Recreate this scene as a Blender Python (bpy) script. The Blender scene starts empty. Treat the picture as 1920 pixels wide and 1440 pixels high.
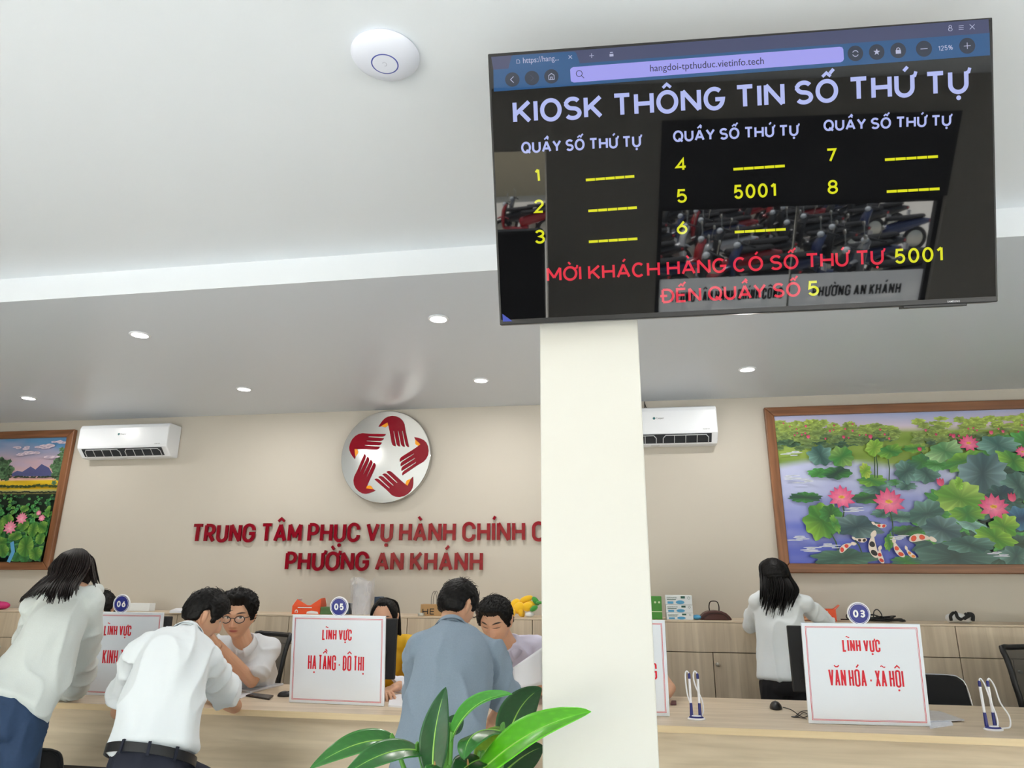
import bpy, bmesh, math, random, unicodedata
import numpy as np
from mathutils import Vector, Matrix, noise as mnoise
random.seed(7)
SC = bpy.context.scene
COL = SC.collection
R = math.radians

# ------------------------------------------------------------------ camera
FPX = 1272.66
CAM_H = 1.45
YAW, PITCH, ROLL = R(9.151), R(16.1814), R(0.355)
def cam_axes():
    cy, sy, cp, sp = math.cos(YAW), math.sin(YAW), math.cos(PITCH), math.sin(PITCH)
    f = np.array([-sy*cp, cy*cp, sp]); r = np.array([cy, sy, 0.0]); u = np.cross(r, f)
    c, s = math.cos(ROLL), math.sin(ROLL)
    return c*r+s*u, -s*r+c*u, f
CR, CU, CF = cam_axes()
cam_d = bpy.data.cameras.new('camera'); cam_d.sensor_width = 36; cam_d.lens = 36*FPX/1920
cam_d.clip_start = 0.05
cam = bpy.data.objects.new('camera', cam_d); COL.objects.link(cam)
m = Matrix.Identity(4)
for i in range(3):
    m[i][0], m[i][1], m[i][2] = CR[i], CU[i], -CF[i]
m.translation = (0, 0, CAM_H)
cam.matrix_world = m
SC.camera = cam
def ray(px, py):
    return CF + CR*(px-960)/FPX - CU*(py-720)/FPX
def at(px, py, y=None, z=None):
    """point of the room seen at a pixel, on the plane y=... or z=..."""
    d = ray(px, py)
    t = y/d[1] if y is not None else (z-CAM_H)/d[2]
    return Vector((d[0]*t, d[1]*t, CAM_H+d[2]*t))

# ------------------------------------------------------------------ light
SC.view_settings.view_transform = 'Standard'
SC.view_settings.look = 'None'
SC.view_settings.gamma = 1
SC.view_settings.use_curve_mapping = False
SC.view_settings.exposure = -0.25
SC.cycles.max_bounces = 10
SC.cycles.diffuse_bounces = 6
SC.cycles.caustics_reflective = False
SC.cycles.caustics_refractive = False
SC.cycles.sample_clamp_indirect = 8
W = bpy.data.worlds.new('sky'); SC.world = W; W.use_nodes = True
bg = W.node_tree.nodes['Background']; bg.inputs[0].default_value = (0.77, 0.90, 1.0, 1); bg.inputs[1].default_value = 5.3
sun_d = bpy.data.lights.new('sun', 'SUN'); sun_d.energy = 26; sun_d.angle = R(0.6); sun_d.color = (1, .98, .95)
sun = bpy.data.objects.new('sun', sun_d); COL.objects.link(sun)
sun.rotation_euler = (R(22), R(-16), 0)      # high sun over the street: lights the ground outside and a strip of floor inside the shopfront
FRONT_Y = -2.6
def portal(name, x0, x1, z0, z1):
    d = bpy.data.lights.new(name, 'AREA'); d.shape = 'RECTANGLE'; d.size = x1-x0; d.size_y = z1-z0
    d.cycles.is_portal = True
    o = bpy.data.objects.new(name, d); COL.objects.link(o)
    o.location = ((x0+x1)/2, FRONT_Y+.02, (z0+z1)/2); o.rotation_euler = (R(90), 0, 0)
portal('daylight_opening', -5.2, .2, 0.02, 2.58)
portal('daylight_window', 1.25, 4.0, 0.02, 2.05)
portal('added_side_opening', 4.9, 8.0, 0.02, 3.0)  # unseen opening, added to bring more light to the right side

# ------------------------------------------------------------------ materials
def lin(c):
    return tuple(((v/12.92) if v <= .04045 else ((v+.055)/1.055)**2.4) for v in c)
def rgb(r, g, b):
    return lin((r/255, g/255, b/255))
MATS = {}
def mat(name, col=(.8, .8, .8), rough=.5, metal=0., spec=.5, bump=0., bscale=200., trans=0., coat=0., emit=None, es=1., var=0., vscale=3., sheen=0., alpha=1.):
    if name in MATS: return MATS[name]
    m = bpy.data.materials.new(name); m.use_nodes = True; nt = m.node_tree
    b = nt.nodes['Principled BSDF']
    b.inputs['Base Color'].default_value = (*col, 1); b.inputs['Roughness'].default_value = rough
    b.inputs['Metallic'].default_value = metal; b.inputs['Specular IOR Level'].default_value = spec
    b.inputs['Transmission Weight'].default_value = trans; b.inputs['Coat Weight'].default_value = coat
    b.inputs['Coat Roughness'].default_value = .03
    b.inputs['Sheen Weight'].default_value = sheen
    b.inputs['Alpha'].default_value = alpha
    if emit:
        b.inputs['Emission Color'].default_value = (*emit, 1); b.inputs['Emission Strength'].default_value = es
    tc = nt.nodes.new('ShaderNodeTexCoord')
    if bump:
        n = nt.nodes.new('ShaderNodeTexNoise'); n.inputs['Scale'].default_value = bscale; n.inputs['Detail'].default_value = 3
        bp = nt.nodes.new('ShaderNodeBump'); bp.inputs['Strength'].default_value = bump; bp.inputs['Distance'].default_value = .002
        nt.links.new(tc.outputs['Object'], n.inputs['Vector']); nt.links.new(n.outputs['Fac'], bp.inputs['Height'])
        nt.links.new(bp.outputs[0], b.inputs['Normal'])
    if var:
        n = nt.nodes.new('ShaderNodeTexNoise'); n.inputs['Scale'].default_value = vscale; n.inputs['Detail'].default_value = 4
        mx = nt.nodes.new('ShaderNodeMix'); mx.data_type = 'RGBA'
        mx.inputs[6].default_value = (*[c*(1-var) for c in col], 1); mx.inputs[7].default_value = (*[min(1, c*(1+var)) for c in col], 1)
        nt.links.new(tc.outputs['Object'], n.inputs['Vector']); nt.links.new(n.outputs['Fac'], mx.inputs[0])
        nt.links.new(mx.outputs[2], b.inputs['Base Color'])
    MATS[name] = m; return m
def wood(name, c1, c2, axis, rough=.45, fine=38., scale=1.0):
    """laminate with grain running along one local axis"""
    if name in MATS: return MATS[name]
    m = bpy.data.materials.new(name); m.use_nodes = True; nt = m.node_tree; b = nt.nodes['Principled BSDF']
    tc = nt.nodes.new('ShaderNodeTexCoord'); mp = nt.nodes.new('ShaderNodeMapping')
    s = [fine*scale]*3; s[axis] = 1.3*scale; mp.inputs['Scale'].default_value = s
    n1 = nt.nodes.new('ShaderNodeTexNoise'); n1.inputs['Scale'].default_value = 1; n1.inputs['Detail'].default_value = 6; n1.inputs['Distortion'].default_value = .6
    mp2 = nt.nodes.new('ShaderNodeMapping'); s2 = [7.*scale]*3; s2[axis] = .8*scale; mp2.inputs['Scale'].default_value = s2
    n2 = nt.nodes.new('ShaderNodeTexNoise'); n2.inputs['Scale'].default_value = 1; n2.inputs['Detail'].default_value = 4; n2.inputs['Distortion'].default_value = 1.6
    ad = nt.nodes.new('ShaderNodeMath'); ad.operation = 'MULTIPLY_ADD'; ad.inputs[1].default_value = .55; 
    ml = nt.nodes.new('ShaderNodeMath'); ml.operation = 'MULTIPLY'; ml.inputs[1].default_value = .45
    rp = nt.nodes.new('ShaderNodeValToRGB'); rp.color_ramp.elements[0].position = .33; rp.color_ramp.elements[1].position = .66
    rp.color_ramp.elements[0].color = (*c1, 1); rp.color_ramp.elements[1].color = (*c2, 1)
    L = nt.links.new
    L(tc.outputs['Object'], mp.inputs[0]); L(tc.outputs['Object'], mp2.inputs[0]); L(mp.outputs[0], n1.inputs['Vector']); L(mp2.outputs[0], n2.inputs['Vector'])
    L(n1.outputs['Fac'], ml.inputs[0]); L(n2.outputs['Fac'], ad.inputs[0]); L(ml.outputs[0], ad.inputs[2])
    L(ad.outputs[0], rp.inputs[0]); L(rp.outputs[0], b.inputs['Base Color']); b.inputs['Roughness'].default_value = rough
    MATS[name] = m; return m
def vcol_mat(name, rough=.5, spec=.5, sss=0., bump=0., bscale=300.):
    """material that takes its colour from the mesh's own colour attribute"""
    if name in MATS: return MATS[name]
    m = mat(name, rough=rough, spec=spec, bump=bump, bscale=bscale); nt = m.node_tree
    a = nt.nodes.new('ShaderNodeVertexColor'); a.layer_name = 'Col'
    b = nt.nodes['Principled BSDF']
    nt.links.new(a.outputs[0], b.inputs['Base Color'])
    if sss:
        b.inputs['Subsurface Weight'].default_value = sss; b.inputs['Subsurface Radius'].default_value = (.012, .005, .003); b.inputs['Subsurface Scale'].default_value = .5
    return m

# ------------------------------------------------------------------ objects
def tag(o, label=None, cat=None, group=None, kind=None):
    if label: o['label'] = label
    if cat: o['category'] = cat
    if group: o['group'] = group
    if kind: o['kind'] = kind
    return o
def root(name, label, cat, loc=(0, 0, 0), rz=0., group=None):
    o = bpy.data.objects.new(name, None); COL.objects.link(o); o.empty_display_size = .1
    o.location = loc; o.rotation_euler = (0, 0, rz)
    return tag(o, label, cat, group)
class MB:
    def __init__(s): s.v = []; s.f = []; s.m = []; s.c = []
    def add(s, verts, faces, mi=0, cols=None):
        o = len(s.v); s.v += [tuple(p) for p in verts]; s.f += [tuple(i+o for i in f) for f in faces]; s.m += [mi]*len(faces)
        s.c += list(cols) if cols is not None else [(1, 1, 1)]*len(verts)
        return s
    def box(s, a, b, mi=0, M=None):
        x0, y0, z0 = a; x1, y1, z1 = b
        v = [Vector(p) for p in ((x0, y0, z0), (x1, y0, z0), (x1, y1, z0), (x0, y1, z0), (x0, y0, z1), (x1, y0, z1), (x1, y1, z1), (x0, y1, z1))]
        if M: v = [M @ p for p in v]
        return s.add(v, [(3, 2, 1, 0), (4, 5, 6, 7), (0, 1, 5, 4), (1, 2, 6, 5), (2, 3, 7, 6), (3, 0, 4, 7)], mi)
    def quad(s, a, b, c, d, mi=0, cols=None):
        return s.add([a, b, c, d], [(0, 1, 2, 3)], mi, cols)
    def prism(s, poly, z0, z1, mi=0, M=None, cap=True):
        n = len(poly); v = [Vector((p[0], p[1], z0)) for p in poly]+[Vector((p[0], p[1], z1)) for p in poly]
        if M: v = [M @ p for p in v]
        f = [(i, (i+1) % n, n+(i+1) % n, n+i) for i in range(n)]
        if cap: f += [tuple(range(n-1, -1, -1)), tuple(range(n, 2*n))]
        return s.add(v, f, mi)
    def lathe(s, prof, n=24, mi=0, M=None, cap=True):
        v = []; f = []
        for r, z in prof:
            for k in range(n): a = 2*math.pi*k/n; v.append(Vector((r*math.cos(a), r*math.sin(a), z)))
        if M: v = [M @ p for p in v]
        for j in range(len(prof)-1):
            for k in range(n): f.append((j*n+k, j*n+(k+1) % n, (j+1)*n+(k+1) % n, (j+1)*n+k))
        if cap: f.append(tuple(range(n-1, -1, -1))); f.append(tuple(range((len(prof)-1)*n, len(prof)*n)))
        return s.add(v, f, mi)
    def tube(s, pts, rad, n=12, side=None, smooth=4, caps=True, mi=0, capk=1.0):
        """closed tube through points; radii are numbers or (across, thick) pairs along 'side'"""
        P = [Vector(p) for p in pts]; Q = [(r, r) if not isinstance(r, (tuple, list)) else tuple(r) for r in (rad if isinstance(rad, (list,)) else [rad]*len(P))]
        if smooth > 1 and len(P) > 2:
            PP = []; QQ = []
            for i in range(len(P)-1):
                p0 = P[max(i-1, 0)]; p1 = P[i]; p2 = P[i+1]; p3 = P[min(i+2, len(P)-1)]
                for k in range(smooth):
                    t = k/smooth
                    PP.append(.5*((2*p1)+(p2-p0)*t+(2*p0-5*p1+4*p2-p3)*t*t+(3*p1-p0-3*p2+p3)*t**3))
                    e = t*t*(3-2*t); QQ.append(tuple(Q[i][j]*(1-e)+Q[i+1][j]*e for j in range(2)))
            PP.append(P[-1]); QQ.append(Q[-1]); P, Q = PP, QQ
        N = len(P); T = [((P[min(i+1, N-1)]-P[max(i-1, 0)]).normalized()) for i in range(N)]
        sd = Vector(side) if side is not None else (Vector((0, 0, 1)) if abs(T[0].z) < .9 else Vector((1, 0, 0)))
        rings = []
        fr = []
        for i in range(N):
            sv = (sd-T[i]*sd.dot(T[i])); sv = sv.normalized() if sv.length > 1e-5 else fr[-1][0]
            fr.append((sv, T[i].cross(sv)))
            if side is None: sd = sv
        def ring(c, fa, q): return [c+fa[0]*q[0]*math.cos(2*math.pi*k/n)+fa[1]*q[1]*math.sin(2*math.pi*k/n) for k in range(n)]
        if caps:
            for a in (70, 40, 18):
                k = math.cos(R(a)); d = math.sin(R(a))*min(Q[0])*capk; rings.append(ring(P[0]-T[0]*d, fr[0], (Q[0][0]*k, Q[0][1]*k)))
        for i in range(N): rings.append(ring(P[i], fr[i], Q[i]))
        if caps:
            for a in (18, 40, 70):
                k = math.cos(R(a)); d = math.sin(R(a))*min(Q[-1])*capk; rings.append(ring(P[-1]+T[-1]*d, fr[-1], (Q[-1][0]*k, Q[-1][1]*k)))
        v = [p for r in rings for p in r]; f = []
        for j in range(len(rings)-1):
            for k in range(n): f.append((j*n+k, j*n+(k+1) % n, (j+1)*n+(k+1) % n, (j+1)*n+k))
        f.append(tuple(range(n-1, -1, -1))); f.append(tuple(range((len(rings)-1)*n, len(rings)*n)))
        return s.add(v, f, mi)
    def ball(s, c, r, n=16, M=None, mi=0):
        r = (r, r, r) if not isinstance(r, (tuple, list)) else r
        v = []; f = []; h = n//2
        for j in range(h+1):
            th = math.pi*(j+.0001)/(h+.0002)
            for k in range(n):
                a = 2*math.pi*k/n; p = Vector((r[0]*math.sin(th)*math.cos(a), r[1]*math.sin(th)*math.sin(a), r[2]*math.cos(th)))
                v.append((M @ p if M else p)+Vector(c))
        for j in range(h):
            for k in range(n): f.append((j*n+k, (j+1)*n+k, (j+1)*n+(k+1) % n, j*n+(k+1) % n))
        return s.add(v, f, mi)
    def mesh(s, name, cols=False):
        me = bpy.data.meshes.new(name); me.from_pydata(s.v, [], s.f); me.update()
        if any(s.m): me.polygons.foreach_set('material_index', s.m)
        if cols:
            a = me.color_attributes.new('Col', 'FLOAT_COLOR', 'POINT')
            a.data.foreach_set('color', [x for c in s.c for x in (c[0], c[1], c[2], 1)])
        return me
    def build(s, name, mats, parent=None, smooth=False, bevel=0., cols=False, world=False, seg=2, sub=0, angle=40):
        me = s.mesh(name, cols)
        o = bpy.data.objects.new(name, me); COL.objects.link(o)
        for mm in (mats if isinstance(mats, (list, tuple)) else [mats]): me.materials.append(mm)
        if world and parent is not None:
            inv = parent.matrix_basis.inverted()
            p = parent.parent
            while p is not None:
                inv = inv @ p.matrix_basis.inverted(); p = p.parent
            me.transform(inv)
        if parent is not None: o.parent = parent
        if smooth:
            me.polygons.foreach_set('use_smooth', [True]*len(me.polygons))
            if angle < 180: me.set_sharp_from_angle(angle=R(angle))
        if bevel:
            b = o.modifiers.new('bevel', 'BEVEL'); b.width = bevel; b.segments = seg; b.limit_method = 'ANGLE'; b.angle_limit = R(50)
        if sub:
            b = o.modifiers.new('subsurf', 'SUBSURF'); b.levels = sub; b.render_levels = sub
        return o
def remesh(mb, name, voxel, smooth=0, keep=None):
    """union of closed shapes as one continuous surface"""
    me = mb.mesh(name+'_raw'); o = bpy.data.objects.new(name+'_raw', me); COL.objects.link(o)
    r = o.modifiers.new('r', 'REMESH'); r.mode = 'VOXEL'; r.voxel_size = voxel
    if smooth:
        sm = o.modifiers.new('s', 'SMOOTH'); sm.iterations = smooth; sm.factor = .5
    dg = bpy.context.evaluated_depsgraph_get()
    out = bpy.data.meshes.new_from_object(o.evaluated_get(dg)); out.name = name
    bpy.data.objects.remove(o); bpy.data.meshes.remove(me)
    out.polygons.foreach_set('use_smooth', [True]*len(out.polygons))
    return out
def mesh_obj(name, me, mats, parent=None, world=True):
    o = bpy.data.objects.new(name, me); COL.objects.link(o)
    for mm in (mats if isinstance(mats, (list, tuple)) else [mats]): me.materials.append(mm)
    if parent is not None:
        if world: me.transform(Matrix.Translation(parent.location).inverted() if parent.parent is None and parent.rotation_euler.z == 0 else (parent.matrix_basis.inverted() if parent.parent is None else (parent.parent.matrix_basis @ parent.matrix_basis).inverted()))
        o.parent = parent
    return o
def struct(name, mb, m, **k):
    o = mb.build(name, m, **k); o['kind'] = 'structure'; return o

# ------------------------------------------------------------------ stroke lettering
def arc(cx, cy, rx, ry, a0, a1, n=10):
    return [(cx+rx*math.cos(R(a0+(a1-a0)*i/n)), cy+ry*math.sin(R(a0+(a1-a0)*i/n))) for i in range(n+1)]
GW = dict(zip('ABCDEGHIKLMNOPQRSTUVXY', (.78, .66, .74, .72, .58, .78, .72, 0, .68, .54, .86, .74, .82, .64, .82, .66, .62, .66, .70, .76, .72, .72)))
GW['T'] = .70
GW.update({'Đ': .72, '-': .34, ' ': .24, '0': .58, '1': .26, '2': .54, '3': .54, '4': .6, '5': .54, '6': .56, '7': .54, '8': .56, '9': .56, '_': .6, '%': .9})
def glyph(ch, W, H, geo):
    rx = W/2; ry = H/2 if geo else min(W/2, H/2)
    def bowl(x0, y0, x1, y1, r=None):   # right-hand bowl starting and ending on the stem
        h = (y1-y0)/2; q = min(h, (x1-x0)*.95) if r is None else r
        return [(x0, y1)]+[(x1-q, y1)]+arc(x1-q, y1-q, q, q, 90, 0)[1:]+arc(x1-q, y0+q, q, q, 0, -90)+[(x0, y0)]
    if ch == 'I': return [[(0, 0), (0, H)]]
    if ch == 'L': return [[(0, H), (0, 0), (W, 0)]]
    if ch == 'T': return [[(0, H), (W, H)], [(W/2, H), (W/2, 0)]]
    if ch == 'H': return [[(0, 0), (0, H)], [(W, 0), (W, H)], [(0, H/2), (W, H/2)]]
    if ch == 'E': return [[(W, H), (0, H), (0, 0), (W, 0)], [(0, H*.51), (W*.9, H*.51)]]
    if ch == 'N': return [[(0, 0), (0, H)], [(0, H), (W, 0)], [(W, 0), (W, H)]]
    if ch == 'M': return [[(0, 0), (0, H)], [(0, H), (W/2, H*.22)], [(W/2, H*.22), (W, H)], [(W, H), (W, 0)]]
    if ch == 'K': return [[(0, 0), (0, H)], [(0, H*.36), (W, H)], [(W*.32, H*.57), (W, 0)]]
    if ch == 'A': return [[(0, 0), (W/2, H)], [(W/2, H), (W, 0)], [(W*.17, H*.29), (W*.83, H*.29)]]
    if ch == 'V': return [[(0, H), (W/2, 0)], [(W/2, 0), (W, H)]]
    if ch == 'X': return [[(0, 0), (W, H)], [(0, H), (W, 0)]]
    if ch == 'Y': return [[(0, H), (W/2, H*.45)], [(W, H), (W/2, H*.45)], [(W/2, H*.47), (W/2, 0)]]
    if ch == 'U':
        r = min(rx, ry); return [[(0, H), (0, r)]+arc(W/2, r, rx, r, 180, 360, 16)+[(W, H)]]
    if ch in 'OQ0':
        p = [(W, ry)] if False else []
        p = arc(W/2, H-ry, rx, ry, 0, 180, 18)+arc(W/2, ry, rx, ry, 180, 360, 18)
        o = [p+[p[0]]]
        if ch == 'Q': o.append([(W*.55, H*.24), (W*1.02, -H*.06)])
        return o
    if ch in 'CG':
        a = 48 if geo else 8
        p = arc(W/2, H-ry, rx, ry, a, 180, 16)+arc(W/2, ry, rx, ry, 180, 360-(a if ch == 'C' else (8 if geo else 0)), 18)
        if ch == 'G': p = p+[(W, H*.46), (W*.56, H*.46)]
        elif not geo: p = [(W, H*.66)]+p+[(W, H*.34)]
        if ch == 'G' and not geo: p = [(W, H*.66)]+p
        return [p]
    if ch in 'DĐ':
        o = [[(0, 0), (0, H)], bowl(0, 0, W, H, min(W*.95, H/2))]
        if ch == 'Đ': o.append([(-W*.25, H/2), (W*.42, H/2)])
        return o
    if ch == 'P': return [[(0, 0), (0, H)], bowl(0, H*.43, W, H)]
    if ch == 'R': return [[(0, 0), (0, H)], bowl(0, H*.45, W*.97, H), [(W*.45, H*.45), (W, 0)]]
    if ch == 'B': return [[(0, 0), (0, H)], bowl(0, H*.52, W*.92, H), bowl(0, 0, W, H*.52)]
    if ch == 'S':
        h = H/2; q = H*.25
        return [arc(W/2, H-q, rx*.95, q, 28, 180, 12)+[(W*.04, H-q)]+arc(W/2, H-q, rx*.95, q, 180, 252, 6)+arc(W/2, q, rx, q, 72, -150, 18)]
    if ch == '1': return [[(0, H*.78), (W*.95, H)], [(W, H), (W, 0)]]
    if ch == '2': return [arc(W/2, H*.72, rx, H*.28, 165, -25, 14)+[(W*.02, 0), (W, 0)]]
    if ch == '3': return [arc(W/2, H*.76, rx*.9, H*.24, 160, -90, 14)+arc(W/2, H*.26, rx, H*.26, 90, -160, 16)]
    if ch == '4': return [[(W*.72, 0), (W*.72, H), (0, H*.28), (W, H*.28)]]
    if ch == '5': return [[(W*.92, H), (W*.14, H), (W*.06, H*.52)]+arc(W/2, H*.31, rx, H*.31, 132, -155, 18)]
    if ch == '6': return [[(W*.74, H), (W*.14, H*.5)], arc(W/2, H*.31, rx, H*.31, 0, 360, 22)]
    if ch == '9': return [[(W*.26, 0), (W*.86, H*.5)], arc(W/2, H*.69, rx, H*.31, 0, 360, 22)]
    if ch == '7': return [[(0, H), (W, H), (W*.36, 0)]]
    if ch == '8': return [arc(W/2, H*.75, rx*.88, H*.25, 0, 360, 20), arc(W/2, H*.26, rx, H*.26, 0, 360, 20)]
    if ch == '-': return [[(0, H*.36), (W, H*.36)]]
    if ch == '%': return [arc(W*.2, H*.74, W*.2, H*.24, 0, 360), arc(W*.8, H*.26, W*.2, H*.24, 0, 360), [(W*.2, 0), (W*.8, H)]]
    return []
STEP = [0]
def ribbon(mb, pts, w, z0, z1, M):
    """flat or raised stroke of width w along 2D points"""
    P = [Vector(p) for p in pts if True]; Q = [P[0]]
    for p in P[1:]:
        if (p-Q[-1]).length > 1e-6: Q.append(p)
    P = Q; n = len(P)
    if n < 2: return
    closed = (P[0]-P[-1]).length < 1e-5
    if closed: P = P[:-1]; n -= 1
    L = []; Rr = []
    for i in range(n):
        a = P[i]-P[(i-1) % n] if (i > 0 or closed) else P[1]-P[0]
        b = P[(i+1) % n]-P[i] if (i < n-1 or closed) else P[i]-P[i-1]
        a = a.normalized(); b = b.normalized(); t = (a+b)
        t = t.normalized() if t.length > 1e-4 else a
        nn = Vector((-t.y, t.x)); c = max(.45, nn.dot(Vector((-a.y, a.x))))
        L.append(P[i]+nn*w/2/c); Rr.append(P[i]-nn*w/2/c)
    idx = list(range(n))+([0] if closed else [])
    for i, j in zip(idx[:-1], idx[1:]):
        q = [Rr[i], Rr[j], L[j], L[i]]
        STEP[0] = (STEP[0]+1) % 24; e = STEP[0]*(.00006 if z1 > z0 else .000003)
        if z1 > z0: mb.prism([(p.x, p.y) for p in q], z0, z1+e, M=M)
        else: mb.add([M @ Vector((p.x, p.y, z1+e)) for p in q], [(0, 1, 2, 3)])
def disc2(mb, c, r, z0, z1, M, n=14):
    poly = [(c[0]+r*math.cos(2*math.pi*k/n), c[1]+r*math.sin(2*math.pi*k/n)) for k in range(n)]
    if z1 > z0: mb.prism(poly, z0, z1, M=M)
    else: mb.add([M @ Vector((p[0], p[1], z1)) for p in poly], [tuple(range(n))])
def lettering(s, x0, x1, yb, cap, w, M=None, z0=0., z1=0., geo=True, gap=.2, per_letter=False, slant=0., mark_w=None, per_word=False):
    """writes capitals with Vietnamese marks from x0 to x1; returns one MB (or one per letter)"""
    M = M or Matrix.Identity(4)
    s = unicodedata.normalize('NFC', s)
    items = []
    for ch in s:
        d = unicodedata.normalize('NFD', ch); items.append((d[0], d[1:]))
    n = len(items); H = cap-w
    tot_w = sum(GW[b] for b, _ in items); fixed = n*w
    g = gap
    k = (x1-x0-sum(w for b, _ in items if b != ' '))/(tot_w+g*(n-1))
    x = x0; out = []; mb = MB(); mw = mark_w or w*.85; u0 = cap
    for b, marks in items:
        Wd = GW[b]*k
        if per_letter: mb = MB()
        if b != ' ':
            ox, oy = x+w/2, yb+w/2
            sh = Matrix(((1, slant, 0, ox), (0, 1, 0, oy), (0, 0, 1, 0), (0, 0, 0, 1))); MM = M @ sh
            for st in glyph(b, Wd, H, geo): ribbon(mb, st, w, z0, z1, MM)
            c = Wd/2; top = H+w*.5; lvl = top+cap*.10; u = cap; hx = max(.58, min(1., (Wd+w*1.5)/(.42*cap)))
            if '\u0302' in marks:
                ribbon(mb, [(c-u*.17*hx, lvl), (c, lvl+u*.15), (c+u*.17*hx, lvl)], mw*.8, z0, z1, MM)
            if '\u0306' in marks: ribbon(mb, arc(c, lvl+u*.14, u*.15*hx, u*.12, 190, 350, 8), mw*.8, z0, z1, MM)
            if '\u0303' in marks:
                ribbon(mb, [(c+max(hx, .85)*(-u*.16+u*.32*t/10), lvl+u*.075+u*.042*math.sin(t/10*2*math.pi)) for t in range(11)], mw*.6, z0, z1, MM)
            two = '\u0302' in marks
            if '\u0301' in marks:
                xx, yy = (c+u*.16*hx, lvl+u*.12) if two else (c+(0 if not '\u031b' in marks else 0), lvl)
                ribbon(mb, [(xx-u*.02*hx, yy), (xx+u*.14*hx, yy+u*.17)], mw*.9, z0, z1, MM)
            if '\u0300' in marks:
                xx, yy = (c+u*.14*hx, lvl+u*.12) if two else (c, lvl)
                ribbon(mb, [(xx-u*.10*hx, yy+u*.17), (xx+u*.04*hx, yy)], mw*.9, z0, z1, MM)
            if '\u0309' in marks: ribbon(mb, arc(c, lvl+u*.14, u*.07, u*.07, 180, -60, 8)+[(c, lvl)], mw*.7, z0, z1, MM)
            if '\u0323' in marks: disc2(mb, (c, -w*.5-u*.15), max(w*.55, u*.06), z0, z1, MM)
            if '\u031b' in marks:
                if b == 'U': ribbon(mb, [(Wd, H*.93), (Wd+u*.1*hx, H*.97), (Wd+u*.15*hx, H+u*.14)], mw*.9, z0, z1, MM)
                else: ribbon(mb, [(Wd*.84, H*.86), (Wd+u*.06*hx, H*.93), (Wd+u*.1*hx, H+u*.12)], mw*.9, z0, z1, MM)
            x += Wd+w
        else:
            x += Wd
            if per_word: out.append(mb); mb = MB()
        x += g*k
        if per_letter and b != ' ': out.append(mb)
    if per_word: return out+[mb]
    return out if per_letter else mb
def font_text(s, x0, x1, yb, cap, M, z=0., off=0.):
    """small lower-case print: outline text turned into a mesh"""
    cu = bpy.data.curves.new('print', 'FONT'); cu.body = s; cu.offset = off; cu.resolution_u = 3
    ob = bpy.data.objects.new('print', cu); COL.objects.link(ob)
    dg = bpy.context.evaluated_depsgraph_get(); dg.update()
    me = bpy.data.meshes.new_from_object(ob.evaluated_get(dg))
    vs = [v.co.copy() for v in me.vertices]; fs = [tuple(p.vertices) for p in me.polygons]
    bpy.data.objects.remove(ob); bpy.data.curves.remove(cu); bpy.data.meshes.remove(me)
    a = min(v.x for v in vs); b = max(v.x for v in vs); mb = MB()
    mb.add([M @ Vector((x0+(v.x-a)/(b-a)*(x1-x0), yb+v.y*cap/.7, z)) for v in vs], fs)
    return mb
# ------------------------------------------------------------------ setting
WY, ZL, ZU, FY = 5.85, 2.965, 3.11, 3.095      # back wall, lower ceiling, upper ceiling, step
XL, XR = -8.0, 8.2
M_WALL = mat('cream_paint', rgb(196, 190, 179), rough=.55, spec=.3, bump=.08, bscale=260)
M_CEIL = mat('white_ceiling_paint', rgb(228, 233, 238), rough=.38, spec=.35, bump=.05, bscale=90)
M_COL = mat('pale_cream_paint', rgb(214, 213, 206), rough=.5, spec=.3, bump=.06, bscale=260)
M_DARK = mat('dark_shopfront_panel', rgb(62, 62, 66), rough=.5)
def tile_mat():
    m = mat('cream_floor_tile', rgb(228, 228, 226), rough=.16); nt = m.node_tree; b = nt.nodes['Principled BSDF']
    tc = nt.nodes.new('ShaderNodeTexCoord'); br = nt.nodes.new('ShaderNodeTexBrick'); br.offset = 0
    br.inputs['Scale'].default_value = 1; br.inputs['Mortar Size'].default_value = .0025; br.inputs['Brick Width'].default_value = .8; br.inputs['Row Height'].default_value = .8
    br.inputs['Color1'].default_value = (*rgb(230, 230, 228), 1); br.inputs['Color2'].default_value = (*rgb(226, 226, 224), 1); br.inputs['Mortar'].default_value = (*rgb(160, 154, 144), 1)
    nt.links.new(tc.outputs['Object'], br.inputs['Vector']); nt.links.new(br.outputs['Color'], b.inputs['Base Color']); return m
mb = MB(); mb.box((XL, FRONT_Y, -.1), (XR, WY+.15, 0)); struct('floor', mb, tile_mat())
mb = MB(); mb.box((XL-.15, WY, -.1), (XR+.15, WY+.15, 3.4)); struct('wall_back', mb, M_WALL)
mb = MB(); mb.box((XL-.15, FRONT_Y, -.1), (XL, WY, 3.4)); struct('wall_left', mb, M_WALL)
mb = MB(); mb.box((XR, FRONT_Y, -.1), (XR+.15, WY, 3.4)); struct('wall_right', mb, M_WALL)
mb = MB()                                        # ceiling in section: lower part, step, upper part
sec = [(WY, ZL), (FY, ZL), (FY, ZU), (FRONT_Y-.1, ZU), (FRONT_Y-.1, 3.45), (WY, 3.45)]
MX = Matrix(((0, 0, 1, 0), (1, 0, 0, 0), (0, 1, 0, 0), (0, 0, 0, 1)))
mb.prism(sec, XL-.1, XR+.1, M=MX)
M_CEIL_SHADE = mat('white_ceiling_paint_shaded', rgb(210, 216, 224), rough=.34, spec=.4, bump=.05, bscale=90)  # same white paint, greyed: the lower ceiling's shade is put into its colour
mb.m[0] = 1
struct('ceiling', mb, [M_CEIL, M_CEIL_SHADE])
mb = MB(); mb.box((-.234, 2.0, 0), (.0705, 2.31, ZU+.02)); o = struct('column', mb, M_COL, bevel=.004)
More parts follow.
